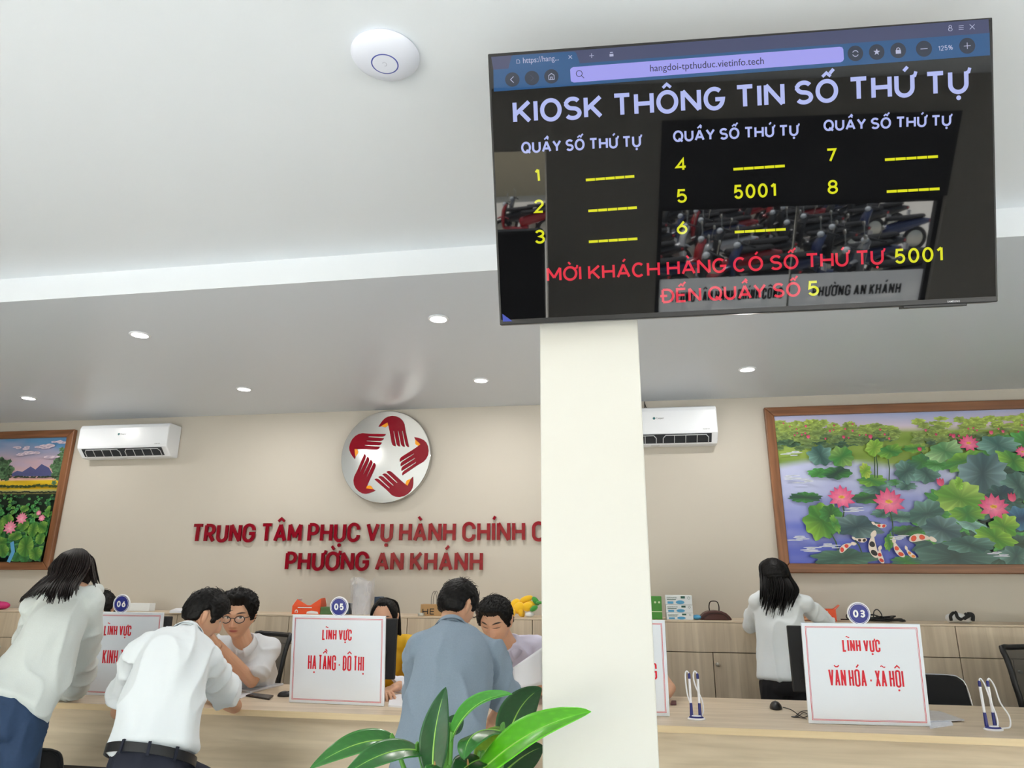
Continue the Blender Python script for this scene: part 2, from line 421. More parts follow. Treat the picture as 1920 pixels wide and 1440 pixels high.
# the shopfront behind the camera: daylight comes in through it
mb = MB()
for x0, x1, z0, z1 in ((XL-.15, -5.2, -.1, 3.4), (-5.2, .2, 2.58, 3.4), (.2, 1.25, -.1, 3.4), (1.25, 4.0, 2.05, 3.4), (4.0, 4.9, -.1, 3.4), (4.9, 8.0, 3.0, 3.4), (8.0, XR+.15, -.1, 3.4)): mb.box((x0, FRONT_Y-.15, z0), (x1, FRONT_Y, z1))  # the rightmost gap is an added opening that brightens the right side
struct('wall_front', mb, M_WALL)
mb = MB(); mb.box((1.25, FRONT_Y-.005, 2.05), (4.0, FRONT_Y+.012, 2.80)); struct('trim_1', mb, M_DARK)

# ------------------------------------------------------------------ lamps in the lower ceiling
M_LED = mat('lamp_diffuser', (1, 1, 1), emit=(1, .98, .94), es=9)
M_WHITE = mat('white_plastic', rgb(238, 240, 244), rough=.3)
proto = None
names = {(0, 0): 'round recessed downlight near the ceiling step, left of the lettering', (1, 0): 'round recessed downlight near the ceiling step, left of the big screen',
         (2, 0): 'x', (0, 1): 'small round downlight at the far left, above the left-hand painting', (1, 1): 'round recessed downlight between the left air conditioner and the round emblem',
         (2, 1): 'round recessed downlight to the right above the round emblem, beside the column', (3, 1): 'round recessed downlight right of the column, above the right air conditioner'}
def downlight(x, y, label):
    global proto
    if proto is None:
        r = root('downlight', label, 'ceiling lamp', (x, y, ZL), group='downlights in the lower ceiling')
        mb = MB(); mb.lathe([(.05, 0), (.062, 0), (.064, -.004), (.058, -.009), (.05, -.008)], 36, cap=False); mb.build('trim_ring', M_WHITE, r, smooth=True)
        mb = MB(); mb.lathe([(.001, -.0075), (.0505, -.0075), (.0505, -.003), (.001, -.003)][::-1], 36); mb.build('diffuser', M_LED, r)
        proto = r
    else:
        r = proto.copy(); COL.objects.link(r); r.location = (x, y, ZL); r['label'] = label
        for ch in proto.children:
            c = ch.copy(); COL.objects.link(c); c.parent = r
    d = bpy.data.lights.new('downlight_lamp', 'AREA'); d.shape = 'DISK'; d.size = .1; d.energy = 6; d.color = (1, .97, .92)
    l = bpy.data.objects.new('downlight_lamp', d); COL.objects.link(l); l.parent = r; l.location = (0, 0, -.014)
for (x, y, k) in ((-3.03, 3.69, (0, 0)), (-1.046, 3.695, (1, 0)), (-5.09, 5.0, (0, 1)), (-3.05, 4.99, (1, 1)), (-1.055, 5.01, (2, 1)), (.955, 5.0, (3, 1))):
    downlight(x, y, names[k])
# wireless access point on the upper ceiling
AP = at(723, 101, z=ZU)
r = root('access_point', 'white disc-shaped wireless access point on the ceiling, left of the big screen', 'access point', AP)
M_AP = mat('cool_white_plastic', rgb(226, 230, 242), rough=.35)
mb = MB(); mb.lathe([(.07, 0), (.108, -.001), (.112, -.008), (.108, -.016), (.093, -.027), (.07, -.036), (.046, -.0405)], 56); mb.build('housing', M_AP, r, smooth=True)
mb = MB(); mb.lathe([(.001, -.0425), (.040, -.0415), (.0405, -.040), (.001, -.0385)][::-1], 48); mb.build('cap', M_AP, r, smooth=True)
mb = MB(); mb.lathe([(.0405, -.0395), (.0405, -.0412), (.0445, -.0408), (.0445, -.0390)], 48, cap=False); mb.build('status_ring', mat('status_ring_blue', rgb(70, 84, 170), rough=.3), r, smooth=True)
mb = MB(); ribbon(mb, arc(0, .002, .0065, .0085, -120, 150, 12), .0016, 0, 0, Matrix.Translation((0, 0, -.0429)) @ Matrix.Rotation(R(180), 4, 'X'))
mb.build('emblem', mat('faint_grey_print', rgb(176, 180, 196)), r)

# ------------------------------------------------------------------ cabinets along the back wall
CY, CZ = 5.4, 1.18
M_OAKV = wood('oak_laminate_upright', rgb(192, 174, 150), rgb(222, 206, 182), 2)
M_OAKH = wood('oak_laminate_flat', rgb(196, 177, 152), rgb(226, 208, 184), 0)
M_OAKF = wood('oak_laminate_front', rgb(198, 180, 152), rgb(230, 213, 186), 0, fine=30)
M_EDGE = wood('oak_edge_band', rgb(222, 196, 152), rgb(238, 216, 176), 0, fine=60)
M_GAP = mat('dark_gap', rgb(96, 80, 62), rough=.8)
M_STEEL = mat('brushed_steel', rgb(200, 198, 190), rough=.3, metal=1)
UW = .983
pos_words = {-7: 'at the far left end of the row', -6: 'second from the far left of the row', -5: 'under the left-hand painting', -4: 'behind the grey-hooded woman', -3: 'behind the number 06 sign',
             -2: 'behind the man in glasses', -1: 'behind the number 05 sign and the yellow blouse', 0: 'just left of the column behind the lilac shirt', 1: 'just right of the column, under the brown backpack', 2: 'behind the number 03 sign', 3: 'at the right edge of the picture', 4: 'beyond the right edge of the picture', 5: 'at the far right end of the row'}
cab0 = None
for i in range(-6, 6):
    x0 = .28+UW*(i-1)
    label = 'oak cabinet unit with flap and doors ' + pos_words[i]
    if cab0 is None:
        r = root('cabinet_unit', label, 'cabinet', (x0, CY, 0), group='oak cabinets along the back wall')
        mb = MB(); mb.box((.002, .022, .08), (UW-.002, WY-CY-.002, CZ-.013)); mb.box((.01, .05, 0), (UW-.01, WY-CY-.01, .08)); mb.build('body', M_GAP, r)
        mb = MB(); mb.box((.0025, 0, .966), (UW-.0025, .02, CZ-.014)); mb.build('flap_panel', M_OAKV, r, bevel=.0015)
        dw = UW/3
        for k in range(3):
            mb = MB(); mb.box((.0025+k*dw, .0, .085), ((k+1)*dw-.0025, .02, .9605)); d = mb.build('door', M_OAKV, r, bevel=.0015)
            if k == 1:
                mb = MB(); mb.lathe([(.011, 0), (.012, .004), (.008, .008), (.010, .016), (.013, .02), (.011, .024), (.004, .025)], 20, M=Matrix.Translation((k*dw+.026, 0, .885)) @ Matrix.Rotation(R(90), 4, 'X'))
                mb.build('knob', M_STEEL, d, smooth=True)
        cab0 = r
    else:
        r = cab0.copy(); COL.objects.link(r); r.location = (x0, CY, 0); r['label'] = label
        for ch in cab0.children:
            c = ch.copy(); COL.objects.link(c); c.parent = r
            for g in ch.children:
                d = g.copy(); COL.objects.link(d); d.parent = c
mb = MB(); mb.box((.28-UW*7, CY-.001, CZ-.012), (.28+UW*5, WY-.001, CZ)); o = mb.build('worktop', M_OAKH, bevel=.001)
tag(o, 'long oak board on top of the wall cabinets, bags and boxes on it', 'worktop')

# ------------------------------------------------------------------ reception counter
KY, KZ = 3.705, .78
r = root('reception_counter', 'long oak laminate service counter running across the room', 'counter', (0, KY, 0))
KX0, KX1 = -6.9, 5.2
mb = MB(); mb.box((KX0, 0.002, KZ-.032), (KX1, .9, KZ)); mb.build('countertop', M_OAKH, r, bevel=.002)
mb = MB(); mb.box((KX0, -.0015, KZ-.031), (KX1, .002, KZ-.001)); mb.build('edge_band', M_EDGE, r)
mb = MB(); mb.box((KX0+.05, .075, .06), (KX1-.05, .095, KZ-.032)); mb.build('front_panel', M_OAKF, r)
mb = MB(); mb.box((KX0+.05, .085, 0), (KX1-.05, .1, .06)); mb.build('plinth', mat('dark_plinth', rgb(60, 55, 50)), r)
for x in (-6.85, -4.9, -2.56, -.55, 1.4, 3.3, 5.12):
    mb = MB(); mb.box((x, .095, 0), (x+.025, .86, KZ-.032)); mb.build('support_panel', M_OAKV, r)

# ------------------------------------------------------------------ framed paintings: canvas painted with lotus ponds
M_FRAME = wood('frame_wood', rgb(104, 66, 40), rgb(150, 100, 66), 0, fine=50, rough=.35)
M_FRAMEV = wood('frame_wood_upright', rgb(104, 66, 40), rgb(150, 100, 66), 2, fine=50, rough=.35)
M_CANVAS = vcol_mat('painted_canvas', rough=.35, spec=.4)
def frame(r, x0, x1, z0, z1, w=.075, d=.045):
    """r stands at the wall; local y=0 is the wall, -d the front"""
    def bar(poly, m):
        mb = MB(); MXZ = Matrix(((1, 0, 0, 0), (0, 0, 1, 0), (0, 1, 0, 0), (0, 0, 0, 1)))
        mb.prism(poly[::-1], -d, 0, M=MXZ); mb.build('frame_bar', m, r, bevel=.008)
    bar([(x0, z1), (x1, z1), (x1-w, z1-w), (x0+w, z1-w)], M_FRAME); bar([(x0, z0), (x0+w, z0+w), (x1-w, z0+w), (x1, z0)], M_FRAME)
    bar([(x0, z0), (x0, z1), (x0+w, z1-w), (x0+w, z0+w)], M_FRAMEV); bar([(x1, z0), (x1-w, z0+w), (x1-w, z1-w), (x1, z1)], M_FRAMEV)
class Paint:
    """brush strokes laid on a canvas: coloured shapes on one mesh, thin as paint"""
    def __init__(s, x0, x1, z0, z1, fn, nx=70, nz=50, y=-.02):
        s.b = (x0, x1, z0, z1); s.mb = MB(); s.y = y; s.k = 0
        v = []; c = []; f = []
        for j in range(nz+1):
            for i in range(nx+1):
                u, w = i/nx, j/nz; v.append((x0+(x1-x0)*u, y, z0+(z1-z0)*w)); c.append(fn(u, w))
        for j in range(nz):
            for i in range(nx): a = j*(nx+1)+i; f.append((a, a+1, a+nx+2, a+nx+1))
        s.mb.add(v, f, 0, c)
        s.mb.box((x0, y+.0005, z0), (x1, -.002, z1))
    def lay(s): s.k += 1; return s.y-.00004*s.k
    def clip(s, x, z): return min(max(x, s.b[0]), s.b[1]), min(max(z, s.b[2]), s.b[3])
    def fan(s, c, pts, cc, cols):
        y = s.lay(); P = [(c[0], c[1])]+pts; P = [s.clip(*p) for p in P]; n = len(pts)
        s.mb.add([(p[0], y, p[1]) for p in P], [(0, i+1, (i+1) % n+1) for i in range(n)], 0, [cc]+cols)
    def leaf(s, x, z, rx, rz, col, edge=None, n=44, wav=.10, lobes=9, rot=0., vein=.25, off=(0, 0), seed=None, notch=0.):
        rg = random.Random(seed if seed is not None else s.k*17+3); ph = rg.random()*6; ph2 = rg.random()*6
        edge = edge or tuple(min(1, k*1.5+.02) for k in col); pts = []; cols = []
        for i in range(n):
            a = 2*math.pi*i/n; q = 1+wav*math.sin(lobes*a+ph)+wav*.6*math.sin((lobes*.5+1)*a+ph2)
            if notch: q *= 1-notch*math.exp(-((a-math.pi*1.5)/.35)**2)
            px, pz = rx*q*math.cos(a), rz*q*math.sin(a)
            pts.append((x+px*math.cos(rot)-pz*math.sin(rot), z+px*math.sin(rot)+pz*math.cos(rot)))
            t = (.5+.5*math.sin(2*a+ph)); v = 1+vein*(1 if i % 4 == 0 else -.35)
            cols.append(tuple(min(1, max(0, (col[j]*(1-t)+edge[j]*t)*v)) for j in range(3)))
        s.fan((x+off[0]*rx, z+off[1]*rz), pts, tuple(k*.62 for k in col), cols)
    def petal(s, x, z, ang, L, wd, col, tip):
        d = (math.cos(ang), math.sin(ang)); nn = (-d[1], d[0]); pts = []; cols = []
        for k in range(13):
            t = k/12; w = wd*math.sin(math.pi*t**.75)*(1-.1*t); pts.append((x+d[0]*L*t+nn[0]*w, z+d[1]*L*t+nn[1]*w)); cols.append(tuple(col[j]*(1-t)+tip[j]*t for j in range(3)))
        for k in range(11, 0, -1):
            t = k/12; w = wd*math.sin(math.pi*t**.75)*(1-.1*t); pts.append((x+d[0]*L*t-nn[0]*w, z+d[1]*L*t-nn[1]*w)); cols.append(tuple(.85*(col[j]*(1-t)+tip[j]*t) for j in range(3)))
        s.fan((x+d[0]*L*.5, z+d[1]*L*.5), pts, tuple(.5*(col[j]+tip[j]) for j in range(3)), cols)
    def lotus(s, x, z, r, c1=rgb(248, 150, 180), c2=rgb(222, 52, 118), heart=True):
        for a, L in ((15, 1), (165, 1), (-20, .95), (200, .95), (-60, .8), (245, .75)): s.petal(x, z, R(a), r*L, r*.22, c1, c2)
        for a, L in ((40, 1), (140, 1), (65, 1.02), (115, 1.02), (90, 1.1)): s.petal(x, z-r*.05, R(a), r*L, r*.25, c1, c2)
        for a, L in ((150, .6), (30, .6), (-90, .55)): s.petal(x, z, R(a), r*L, r*.2, c1, rgb(240, 90, 150))
        if heart: s.leaf(x, z+r*.12, r*.22, r*.12, rgb(245, 170, 60), rgb(255, 210, 90), n=16, wav=.15)
    def bud(s, x, z, r): 
        for a in (70, 110, 90): s.petal(x, z-r*.6, R(a), r*1.8, r*.45, rgb(240, 110, 150), rgb(200, 40, 90))
    def stem(s, pts, w, col):
        y = s.lay(); t = MB(); ribbon(t, [s.clip(*p) for p in pts], w, 0, 0, Matrix(((1, 0, 0, 0), (0, 0, 1, y), (0, 1, 0, 0), (0, 0, 0, 1)))); s.mb.add(t.v, [f[::-1] for f in t.f], 0, [col]*len(t.v))
    def koi(s, x, z, L, ang, c=rgb(232, 84, 50), base=rgb(240, 226, 214)):
        d = (math.cos(ang), math.sin(ang)); nn = (-d[1], d[0])
        def blob(t0, t1, w, col):
            pts = []; n = 18
            for k in range(n):
                a = 2*math.pi*k/n; t = (t0+t1)/2+(t1-t0)/2*math.cos(a); wv = w*math.sin(a)*L*(1.2-.8*t); bend = .12*L*math.sin(3*t)
                pts.append((x+d[0]*L*t+nn[0]*(wv+bend), z+d[1]*L*t+nn[1]*(wv+bend)))
            cx = sum(p[0] for p in pts)/n; cz = sum(p[1] for p in pts)/n; s.fan((cx, cz), pts, col, [tuple(k*.9 for k in col)]*n)
        blob(0, .85, .17, base); blob(.78, 1.05, .22, base); blob(.08, .3, .11, c); blob(.4, .62, .13, c)
    def build(s, r, name='canvas'): return s.mb.build(name, M_CANVAS, r, cols=True)
def lerp(a, b, t): t = min(1, max(0, t)); return tuple(a[i]*(1-t)+b[i]*t for i in range(3))
def nz(u, w, s=1., k=0): return mnoise.noise(Vector((u*s, w*s, k)))
# right-hand painting
PR = root('painting', 'wide framed lotus pond painting with koi, on the wall to the right', 'painting', (0, WY-.002, 0))
PX0, PX1, PZ0, PZ1 = 1.215, 3.62, 1.522, 2.865
frame(PR, PX0, PX1, PZ0, PZ1)
def pond_r(u, w):
    n = nz(u*6, w*14, 1, 3); n2 = nz(u*3, w*5, 1, 9)
    sky = lerp(rgb(236, 214, 226), rgb(168, 180, 222), (w-.9)/.1+n2*.4)
    water = lerp(rgb(92, 106, 200), rgb(196, 202, 236), (w-.1)/.5+n*.35)
    green = lerp(rgb(120, 150, 60), rgb(160, 185, 90), .5+n)
    c = lerp(water, green, (w-.62-.08*n2)/.06) if w < .9 else sky
    if w > .86: c = lerp(green, sky, (w-.86)/.04)
    dark = min(1, max(0, (u-.60+.25*(.5-w)*.6+n*.08)/.06))*min(1, max(0, (.80-w)/.1))
    return lerp(c, rgb(34, 54, 50), dark)
P = Paint(PX0+.07, PX1-.07, PZ0+.07, PZ1-.07, pond_r, 110, 64)
def q(cx, cy): p = at(1420+cx/3.84, 730+cy/3.84, y=WY-.022); return p.x, p.z
def sc_(n): return n/3.84/FPX*5.75       # crop pixels to metres at the wall
rg = random.Random(5)
PXW = PX1-.07
for i in range(420):                        # far banks of leaves
    left = i % 2 == 0
    if left: cx = rg.uniform(110, 1000); top = 235+max(0, cx-600)*.12; cy = rg.uniform(top, 430-max(0, cx-500)*.16)
    else: cx = rg.uniform(1150, 2500); cy = rg.uniform(215-(cx-1150)*.03, 420)
    x, z = q(cx, cy); t = (cy-220)/200
    P.leaf(x, z, sc_(rg.uniform(26, 48)), sc_(rg.uniform(12, 24)), lerp(rgb(168, 190, 90), rgb(58, 92, 70), t+rg.uniform(-.25, .25)), wav=.16, lobes=7, n=24)
for i in range(44):
    left = i % 2; cx = rg.uniform(150, 950) if left else rg.uniform(1200, 2450); x, z = q(cx, rg.uniform(240, 370)); P.bud(x, z, sc_(rg.uniform(6, 11)))
G1, G2, G3, G4, G5 = rgb(68, 140, 66), rgb(132, 184, 66), rgb(60, 100, 94), rgb(120, 164, 154), rgb(46, 80, 68)
for i in range(70):                        # the crowded bank to the right
    cx = rg.uniform(1230, 2500); cy = rg.uniform(max(380, 900-(cx-1150)*.9), 1260); x, z = q(cx, cy)
    P.leaf(x, z, sc_(rg.uniform(70, 150)), sc_(rg.uniform(40, 85)), rg.choice((G3, G5, G5, G3, G4, G1)), wav=.1, rot=rg.uniform(-.6, .6))
def L_(cx, cy, rx, ry, c, e=None, **k): x, z = q(cx, cy); P.leaf(x, z, sc_(rx), sc_(ry), c, e, **k)
def st_(a, b, w=7, c=rgb(50, 84, 50)): P.stem([q(*a), q((a[0]+b[0])/2+8, (a[1]+b[1])/2), q(*b)], sc_(w), c)
L_(450, 480, 85, 68, G3, G4); L_(600, 490, 78, 72, G1, rgb(140, 178, 96)); L_(440, 605, 75, 32, G1); L_(565, 605, 95, 42, G5, G1); L_(340, 780, 105, 35, G5, G1, lobes=14)
L_(780, 785, 90, 38, G5, G1); L_(850, 715, 95, 40, G3, G4); L_(985, 675, 55, 22, G1, G4); L_(1065, 700, 65, 26, G3, G4); L_(900, 895, 75, 30, G3, G4); L_(1035, 920, 85, 36, G3, G4)
L_(820, 660, 90, 40, G1, G2); L_(770, 590, 36, 52, G2, rgb(190, 210, 90)); st_((820, 350), (838, 640)); st_((840, 450), (856, 640)); L_(835, 425, 62, 52, G2, rgb(170, 205, 90), rot=.8); st_((930, 490), (940, 660)); L_(950, 450, 82, 42, G1, G2, rot=.3)
L_(1120, 430, 70, 28, G1, G2); st_((1150, 440), (1190, 490)); L_(1065, 595, 72, 78, G3, G4); L_(1210, 610, 85, 62, G3, G4, rot=.3); L_(1180, 520, 90, 48, G1, G3, rot=.2); L_(1280, 545, 70, 42, G1, rgb(120, 190, 120))
L_(1340, 450, 120, 62, rgb(90, 150, 96), rgb(170, 210, 150), rot=.3); L_(1480, 520, 140, 58, G1, G2, rot=.35); L_(1720, 405, 130, 62, rgb(70, 118, 112), rgb(130, 176, 164)); L_(1830, 520, 110, 55, G1, rgb(150, 205, 80), rot=-.5)
L_(1610, 610, 155, 130, rgb(66, 98, 104), rgb(128, 160, 166), rot=.5, lobes=11); L_(1450, 790, 150, 115, rgb(100, 162, 60), rgb(178, 212, 104), lobes=12); L_(1500, 900, 110, 50, G1, G2); L_(1440, 680, 26, 44, G2)
L_(1210, 900, 110, 90, G3, G4, rot=.5); L_(1320, 1010, 120, 85, rgb(60, 92, 98), rgb(120, 156, 156)); L_(1870, 700, 100, 90, G3, G4); L_(1880, 935, 100, 75, rgb(40, 84, 124), rgb(76, 130, 164)); L_(1740, 760, 90, 60, rgb(36, 70, 86), G3)
L_(1760, 990, 92, 75, rgb(92, 160, 50), rgb(176, 214, 84), rot=.6); L_(1700, 1070, 120, 60, rgb(80, 150, 46), rgb(150, 200, 70), rot=-.3); st_((1760, 1120), (1780, 1210), 9)
L_(1420, 1205, 250, 90, rgb(52, 84, 82), rgb(84, 124, 116), lobes=7, wav=.06); L_(1520, 1120, 150, 52, rgb(52, 92, 86), rgb(104, 150, 140)); L_(1850, 1200, 100, 62, G3, G4)
L_(460, 950, 125, 110, rgb(66, 130, 50), rgb(140, 190, 66), rot=.9); L_(520, 900, 70, 60, rgb(54, 110, 50), G1); st_((525, 1040), (575, 1160), 9); L_(710, 990, 150, 75, rgb(52, 84, 92), rgb(112, 142, 142), rot=-.15); st_((690, 1080), (745, 1180), 8); L_(555, 970, 24, 62, G1, G2, rot=.3)
L_(1070, 1020, 100, 34, G5, G1, lobes=13); L_(620, 1215, 200, 55, rgb(56, 96, 84), rgb(80, 122, 104), lobes=8); L_(1060, 1240, 90, 34, G1, G3); L_(940, 1100, 28, 58, G1, G2, rot=-.3)
st_((605, 830), (612, 920), 8); st_((945, 870), (968, 1060), 8)
for cx, cy, r_ in ((600, 790, 92), (940, 825, 105), (1510, 400, 68), (1690, 860, 98), (1895, 460, 46)): x, z = q(cx, cy); P.lotus(x, z, sc_(r_))
for cx, cy, r_ in ((1308, 680, 32), (1820, 790, 34), (806, 350, 18), (614, 352, 14), (1158, 440, 18), (1400, 345, 18), (1670, 320, 17), (1755, 312, 13), (360, 350, 16)): x, z = q(cx, cy); P.bud(x, z, sc_(r_))
for cx, cy, L, a, c in ((585, 1175, 120, 28, rgb(222, 70, 60)), (845, 1215, 170, 85, rgb(40, 36, 40)), (895, 1255, 110, 90, rgb(210, 60, 50)), (1045, 1210, 130, 110, rgb(224, 80, 50)), (1130, 1215, 90, 125, rgb(240, 150, 70)), (1080, 1085, 160, -2, rgb(232, 90, 60)), (920, 985, 90, 165, rgb(220, 60, 50)), (780, 1085, 90, 170, rgb(60, 40, 40))):
    x, z = q(cx, cy); P.koi(x, z, sc_(L), R(a), c)
for cx, cy in ((700, 870), (360, 1155), (280, 1075), (250, 640), (330, 665), (230, 468), (1010, 1070), (520, 1130), (1720, 1190)):
    for k in range(4): x, z = q(cx+rg.uniform(-40, 40), cy+k*9-15); P.leaf(x, z, sc_(rg.uniform(25, 60)), sc_(4), rgb(205, 214, 236), rgb(235, 238, 246), n=14, wav=.02)
P.build(PR)
# left-hand painting
PL = root('painting', 'framed lotus field painting with blue mountains, on the wall to the left', 'painting', (0, WY-.002, 0))
QX0, QX1 = -7.62, -5.31
frame(PL, QX0, QX1, PZ0, PZ1)
def q2(cx, cy): p = at(cx/4.3625, 760+cy/4.3625, y=WY-.022); return p.x, p.z
def sc2(n): return n/4.3625/FPX*6.25
def field_l(u, w):
    n = nz(u*5, w*9, 1, 21); n2 = nz(u*9, w*16, 1, 4)
    if w > .655: c = lerp(rgb(226, 178, 174), rgb(92, 142, 186), (w-.70)/.24+n*.35); c = lerp(c, rgb(176, 166, 196), max(0, n2)*1.1*min(1, (w-.66)/.1)); return c
    if w > .575: return lerp(rgb(206, 164, 24), rgb(236, 200, 48), .5+n2)
    if w > .545: return lerp(rgb(150, 150, 92), rgb(206, 190, 120), .5+n2)
    return lerp(rgb(26, 40, 30), rgb(60, 128, 186), (n-.22)*4 if w < .42 else 0)
P = Paint(QX0+.07, QX1-.07, PZ0+.07, PZ1-.07, field_l, 110, 64)
def xz(u, w): b = P.b; return b[0]+(b[1]-b[0])*u, b[2]+(b[3]-b[2])*w
def ridge(pts, col, base):
    a = [q2(*p) for p in pts]; lo = q2(*base[0]), q2(*base[1])
    c = (sum(p[0] for p in a)/len(a), lo[0][1]+.02); P.fan(c, a+[lo[1], lo[0]], tuple(k*.85 for k in col), [col]*(len(a)+2))
ridge([(95, 560), (140, 535), (180, 545), (250, 500), (290, 525), (340, 480), (400, 510), (430, 560)], rgb(84, 88, 136), ((95, 580), (430, 580)))
ridge([(-700, 560), (-560, 500), (-420, 540), (-300, 480), (-180, 530), (-80, 560)], rgb(96, 98, 146), ((-700, 580), (-80, 580)))
for i in range(120):
    for (cx, cy, w_, h_) in ((30, 525, 60, 70), (505, 520, 75, 95), (540, 440, 50, 80)):
        cc = q2(cx+rg.gauss(0, w_*.45), cy+rg.gauss(0, h_*.45)+ (40 if cx > 300 else 0)*0); P.leaf(cc[0], cc[1], sc2(24), sc2(20), lerp(rgb(34, 62, 40), rgb(100, 138, 96), rg.random()), n=14, wav=.2, vein=.1)
for i in range(14): cc = q2(100+i*28+rg.uniform(-8, 8), 588+rg.uniform(-4, 6)); P.leaf(cc[0], cc[1], sc2(22), sc2(8), rgb(40, 56, 34), n=12, wav=.2)
for i in range(16): cc = q2(-20+i*34, 664+rg.uniform(-10, 6)); P.leaf(cc[0], cc[1], sc2(26), sc2(12), rgb(60, 74, 34), n=12, wav=.2)
for i in range(34): cc = q2(-60+i*18, 712+rg.uniform(-4, 4)); P.leaf(cc[0], cc[1], sc2(20), sc2(7), rgb(34, 46, 34), n=12, wav=.2)
for k, (cx, cy) in enumerate(((200, 350), (170, 405), (270, 395), (400, 330), (430, 425), (480, 300), (370, 345))):
    for i in range(5): cc = q2(cx+rg.uniform(-50, 50), cy+rg.uniform(-8, 8)); P.leaf(cc[0], cc[1], sc2(rg.uniform(25, 50)), sc2(rg.uniform(7, 13)), rgb(200, 184, 206), rgb(232, 214, 220), n=16, wav=.08, vein=.03)
def field(u0, u1, n):
    for i in range(n):
        w = .53-.5*(i/n)**.9; s = .010+.045*(1-w/.53); u = rg.uniform(u0, u1); x, z = xz(u, w)
        P.leaf(x, z, s*rg.uniform(.9, 1.4), s*rg.uniform(.6, 1.0), rg.choice((rgb(48, 112, 56), rgb(70, 140, 76), rgb(36, 86, 52), rgb(84, 140, 60))), None, n=26, rot=rg.uniform(-.4, .4), lobes=6, wav=.06)
field(0, 1, 900)
def L2(cx, cy, rx, ry, c, e=None, **k): x, z = q2(cx, cy); P.leaf(x, z, sc2(rx), sc2(ry), c, e, **k)
for a in ((20, 1010, 60, 75), (250, 1155, 72, 85), (330, 1215, 62, 52), (50, 1125, 55, 45), (390, 1000, 55, 50), (310, 1020, 50, 60), (230, 980, 55, 45), (100, 940, 60, 45), (165, 1075, 65, 32), (60, 1190, 60, 50), (370, 1095, 48, 45), (240, 850, 42, 28), (440, 870, 34, 48), (10, 870, 30, 30)):
    L2(*a, rgb(62, 122, 50), rgb(124, 168, 70), lobes=5, wav=.04)
for cx, cy, r_ in ((120, 1010, 68), (215, 935, 60), (355, 888, 28), (380, 930, 36), (10, 920, 28)): x, z = q2(cx, cy); P.lotus(x, z, sc2(r_), rgb(240, 180, 196), rgb(206, 96, 130), heart=False)
x, z = q2(150, 1230); P.stem([q2(140, 1120), q2(150, 1200), q2(110, 1290)], sc2(34), rgb(92, 160, 206))
P.build(PL)

# ------------------------------------------------------------------ emblem and lettering on the back wall
M_RED = mat('dark_red_acrylic', rgb(136, 12, 32), rough=.06, spec=.2)
M_REDS = mat('dark_red_edge', rgb(120, 16, 34), rough=.3)
M_SILVER = mat('satin_silver', rgb(196, 196, 194), rough=.14, metal=1)
M_ORANGE = mat('orange_acrylic', rgb(244, 158, 22), rough=.2)
EM = root('wall_emblem', 'round silver emblem with five red hands forming a star, on the back wall', 'emblem', (-2.079, WY-.002, 2.518))
MW = Matrix(((1, 0, 0, 0), (0, 0, -1, 0), (0, 1, 0, 0), (0, 0, 0, 1)))       # letter plane: x right, y up, z towards the room
mb = MB(); mb.lathe([(.40, 0), (.418, .001), (.418, .066), (.414, .070), (.001, .0705)], 96, M=MW); mb.build('disc', M_SILVER, EM, smooth=True)
def emb(cx, cy):
    p = at(620+cx/7.2, 760+cy/7.2, y=WY-.075); return p.x+2.079, p.z-2.518
def em_poly(mb, pts, z0, z1):
    mb.prism([emb(*p) for p in pts], z0, z1, M=MW)
def smooth_poly(pts, n=5):
    o = []; N = len(pts)
    for i in range(N):
        p0, p1, p2, p3 = (np.array(pts[(i+k) % N], float) for k in (-1, 0, 1, 2))
        for k in range(n):
            t = k/n; o.append(tuple(.5*(2*p1+(p2-p0)*t+(2*p0-5*p1+4*p2-p3)*t*t+(3*p1-p0-3*p2+p3)*t**3)))
    return o
def hand_local():
    """one hand of the star, pointing down from the top: arm curve, thumb, four finger blades"""
    # arch of the hand drawn in unit space: finger blades hang from y=0 to -1
    return None
C0 = emb(762, 708); C0 = np.array(C0)
# hand outline in a frame where the hand is at the top of the star (metres from the emblem centre)
def tohand(pts): return [np.array(emb(*p))-C0 for p in pts]
arch = [(645, 290), (668, 252), (700, 208), (735, 174), (775, 152), (830, 143), (885, 148), (935, 170), (972, 205), (995, 250), (1003, 300)]
hand = tohand(arch+[(1010, 345), (966, 345), (962, 345), (908, 345), (904, 345), (848, 345), (795, 345), (786, 300), (768, 232), (720, 258), (680, 283)])
blades = [tohand(b) for b in ([(795, 344), (846, 344), (878, 552), (850, 548), (832, 530), (822, 500)], [(853, 344), (906, 344), (938, 556), (912, 552), (896, 538), (888, 520)], [(913, 344), (963, 344), (1000, 560), (974, 556), (958, 542), (948, 522)], [(971, 344), (1010, 344), (1058, 563), (1036, 560), (1020, 546), (1010, 526)])]
thumb = tohand([(768, 232), (720, 258), (680, 283), (735, 297), (752, 288), (780, 262)])
for k in range(5):
    a = R(-72*k); rot = lambda p: (p[0]*math.cos(a)-p[1]*math.sin(a)+C0[0], p[0]*math.sin(a)+p[1]*math.cos(a)+C0[1])
    mb = MB(); mb.prism([rot(p) for p in hand][::-1], .0705, .0755, M=MW)
    for b in blades: mb.prism([rot(p) for p in b][::-1], .0705, .0755, M=MW)
    h = mb.build('hand', M_RED, EM)
    mb = MB(); mb.prism([rot(p) for p in thumb], .0705, .0745, M=MW); mb.build('thumb', M_ORANGE, h)
